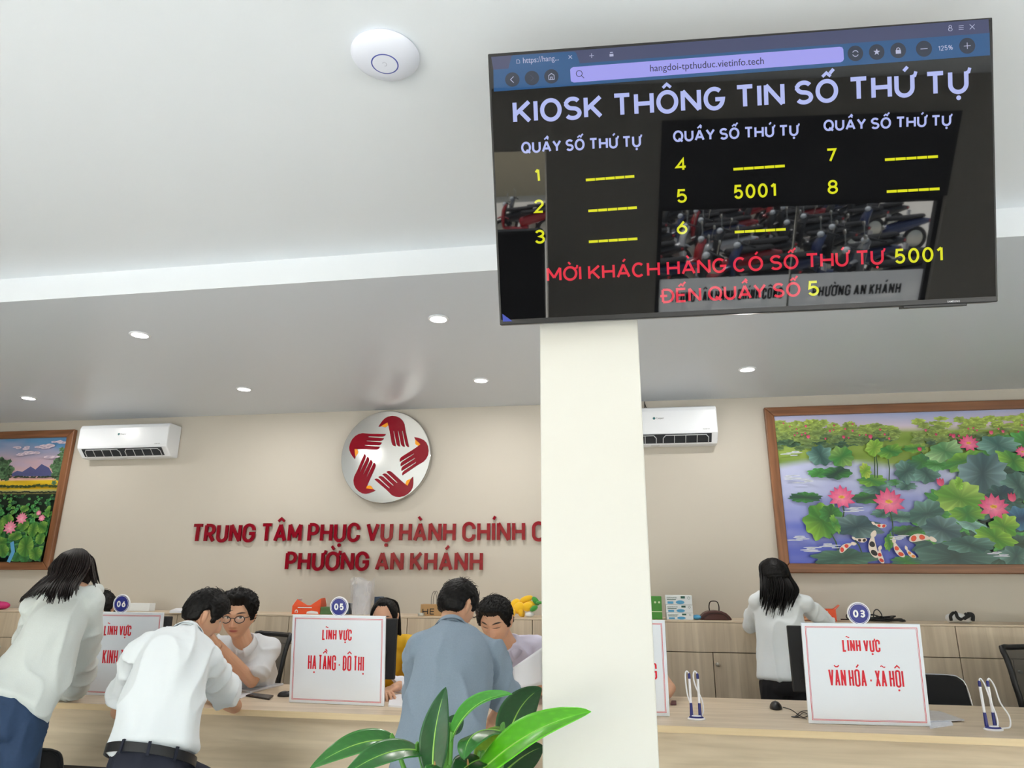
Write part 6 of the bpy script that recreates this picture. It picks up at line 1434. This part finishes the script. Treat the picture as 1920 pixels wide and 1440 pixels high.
for tx, x0, x1 in (('TRUNG TÂM HÀNH CHÍNH CÔNG', 1.42, 2.55), ('PHƯỜNG AN KHÁNH', 2.85, 3.75)):
    for off in (-.006,):
        lettering(tx, x0, x1, 1.10, .115, .02, M=Matrix.Translation((0, .006, 0)) @ MOUT, z0=0, z1=.0015, geo=False).build('lettering', M_BLKM, fb)
# parked scooters
def scooter():
    r = root('scooter', 'x', 'motorbike', (0, 0, 0))
    body = MB()
    body.tube([(0, .62, .95), (0, .70, .78), (0, .72, .50), (0, .70, .34)], [(.10, .05), (.17, .05), (.18, .05), (.10, .04)], n=14, side=(1, 0, 0))
    body.tube([(0, .66, .34), (0, .30, .30), (0, .05, .34)], [(.14, .05), (.13, .05), (.15, .07)], n=12, side=(1, 0, 0))
    body.tube([(0, .15, .48), (0, -.2, .58), (0, -.55, .66), (0, -.8, .68)], [(.12, .14), (.15, .14), (.13, .10), (.05, .05)], n=14, side=(1, 0, 0))
    body.tube([(0, .86, .60), (0, .72, .64), (0, .56, .58)], [(.06, .02), (.08, .03), (.06, .02)], n=10, side=(1, 0, 0))
    o = body.build('bodywork', mat('scooter_paint_black', rgb(24, 24, 28), rough=.3), r, smooth=True)
    mb = MB(); mb.tube([(0, .16, .74), (0, -.2, .76), (0, -.62, .80)], [(.12, .05), (.15, .05), (.11, .04)], n=14, side=(1, 0, 0)); mb.build('seat', M_SEAT, r, smooth=True)
    for y in (.76, -.52):
        mb = MB(); n, k = 28, 8; V = []; Fc = []
        for i in range(n):
            for j in range(k):
                a, b = 2*math.pi*i/n, 2*math.pi*j/k; V.append((.045*math.sin(b), y+(.235+.045*math.cos(b))*math.cos(a), .285+(.235+.045*math.cos(b))*math.sin(a)))
        for i in range(n):
            for j in range(k): Fc.append((i*k+j, ((i+1) % n)*k+j, ((i+1) % n)*k+(j+1) % k, i*k+(j+1) % k))
        mb.add(V, Fc); w = mb.build('wheel', M_SEAT, r, smooth=True)
        mb = MB(); mb.lathe([(.001, -.03), (.06, -.03), (.19, -.012), (.195, 0), (.19, .012), (.06, .03), (.001, .03)], 20, M=Matrix.Translation((0, y, .285)) @ Matrix.Rotation(R(90), 4, 'Y')); mb.build('rim', M_STEEL, w, smooth=True)
    mb = MB(); mb.tube([(-.34, .50, 1.0), (-.15, .58, 1.02), (.15, .58, 1.02), (.34, .50, 1.0)], .016, n=8); mb.tube([(0, .58, 1.0), (0, .74, .4)], .03, n=8, smooth=1); mb.build('handlebar', M_BLKM, r, smooth=True)
    for s in (-1, 1):
        mb = MB(); mb.tube([(s*.22, .56, 1.02), (s*.28, .56, 1.2)], .006, n=6, smooth=1); mb.ball((s*.30, .56, 1.22), (.055, .014, .038), 12); mb.build('mirror', M_STEEL, r, smooth=True)
    mb = MB(); mb.ball((0, .66, .98), (.08, .06, .06), 14); mb.build('headlight', mat('lamp_glass', rgb(226, 230, 234), rough=.08), r, smooth=True)
    mb = MB(); mb.box((-.08, -.86, .5), (.08, -.85, .62)); mb.build('number_plate', M_RIM, r)
    mb = MB(); mb.ball((0, -.78, .68), (.07, .05, .04), 12); mb.build('tail_light', mat('red_lamp', rgb(180, 20, 24), rough=.1), r, smooth=True)
    return r
PAINTS = {'black': None, 'red': mat('scooter_paint_red', rgb(170, 22, 34), rough=.2, coat=.5), 'white': mat('scooter_paint_white', rgb(214, 214, 216), rough=.2, coat=.5), 'blue': mat('scooter_paint_blue', rgb(30, 46, 92), rough=.2, coat=.5), 'grey': mat('scooter_paint_grey', rgb(110, 112, 116), rough=.25, coat=.5)}
HELM = {'cream': rgb(222, 206, 166), 'turquoise': rgb(60, 190, 190), 'red': rgb(190, 30, 36), 'yellow': rgb(240, 206, 20)}
sco = scooter(); first = True; rg = random.Random(4); nb = 0
for row in range(14):
    yy = -6.4-row*.84; x = 1.6-.35*(row+6)*.0+(.5 if row % 2 else 0)+row*.14; x1 = 4.2-yy*.42
    if row >= 11: x -= 5
    while x < x1:
        c = rg.choice(('black', 'black', 'red', 'black', 'blue', 'grey', 'black', 'black', 'red', 'white'))
        lab = c+' scooter parked outside, seen only as a reflection in the big screen'
        if first: r = sco; first = False
        else:
            r = sco.copy(); COL.objects.link(r)
            for ch in sco.children:
                d = ch.copy(); COL.objects.link(d); d.parent = r
                for g in ch.children: e = g.copy(); COL.objects.link(e); e.parent = d
        r.location = (x, yy+rg.uniform(-.02, .02), -.1); r.rotation_euler = (0, 0, R(rg.uniform(-3, 3)+90))
        r['label'] = lab; r['group'] = c+' scooters parked outside'
        bd = [k for k in r.children if k.name.startswith('bodywork')][0]
        if PAINTS[c]:
            bd.material_slots[0].link = 'OBJECT'; bd.material_slots[0].material = PAINTS[c]
        if rg.random() < .14:
            hc = rg.choice(list(HELM)); mb = MB(); mb.ball((0, 0, 0), (.13, .15, .13), 18); mb.ball((0, -.11, .02), (.10, .05, .03), 10)
            hm = mb.build('helmet', mat('helmet_'+hc, HELM[hc], rough=.15), smooth=True); p = r.matrix_basis @ Vector((0, -.15, .9)); hm.location = p
            tag(hm, hc+' helmet left on a scooter seat outside, seen in the screen reflection', 'helmet', hc+' helmets on scooter seats')
        x += rg.uniform(2.02, 2.2)

r = root('queue_kiosk', 'tall black kiosk cabinet inside the entrance, seen only in the screen reflection', 'kiosk', (-.28, FRONT_Y+.35, 0))
mb = MB(); mb.box((-.42, -.1, .12), (.42, .1, 1.93)); mb.build('cabinet', M_BLKM, r, bevel=.03, seg=4)
mb = MB(); mb.box((-.36, -.18, 0), (.36, .18, .12)); mb.build('base', M_BLK, r, bevel=.01)
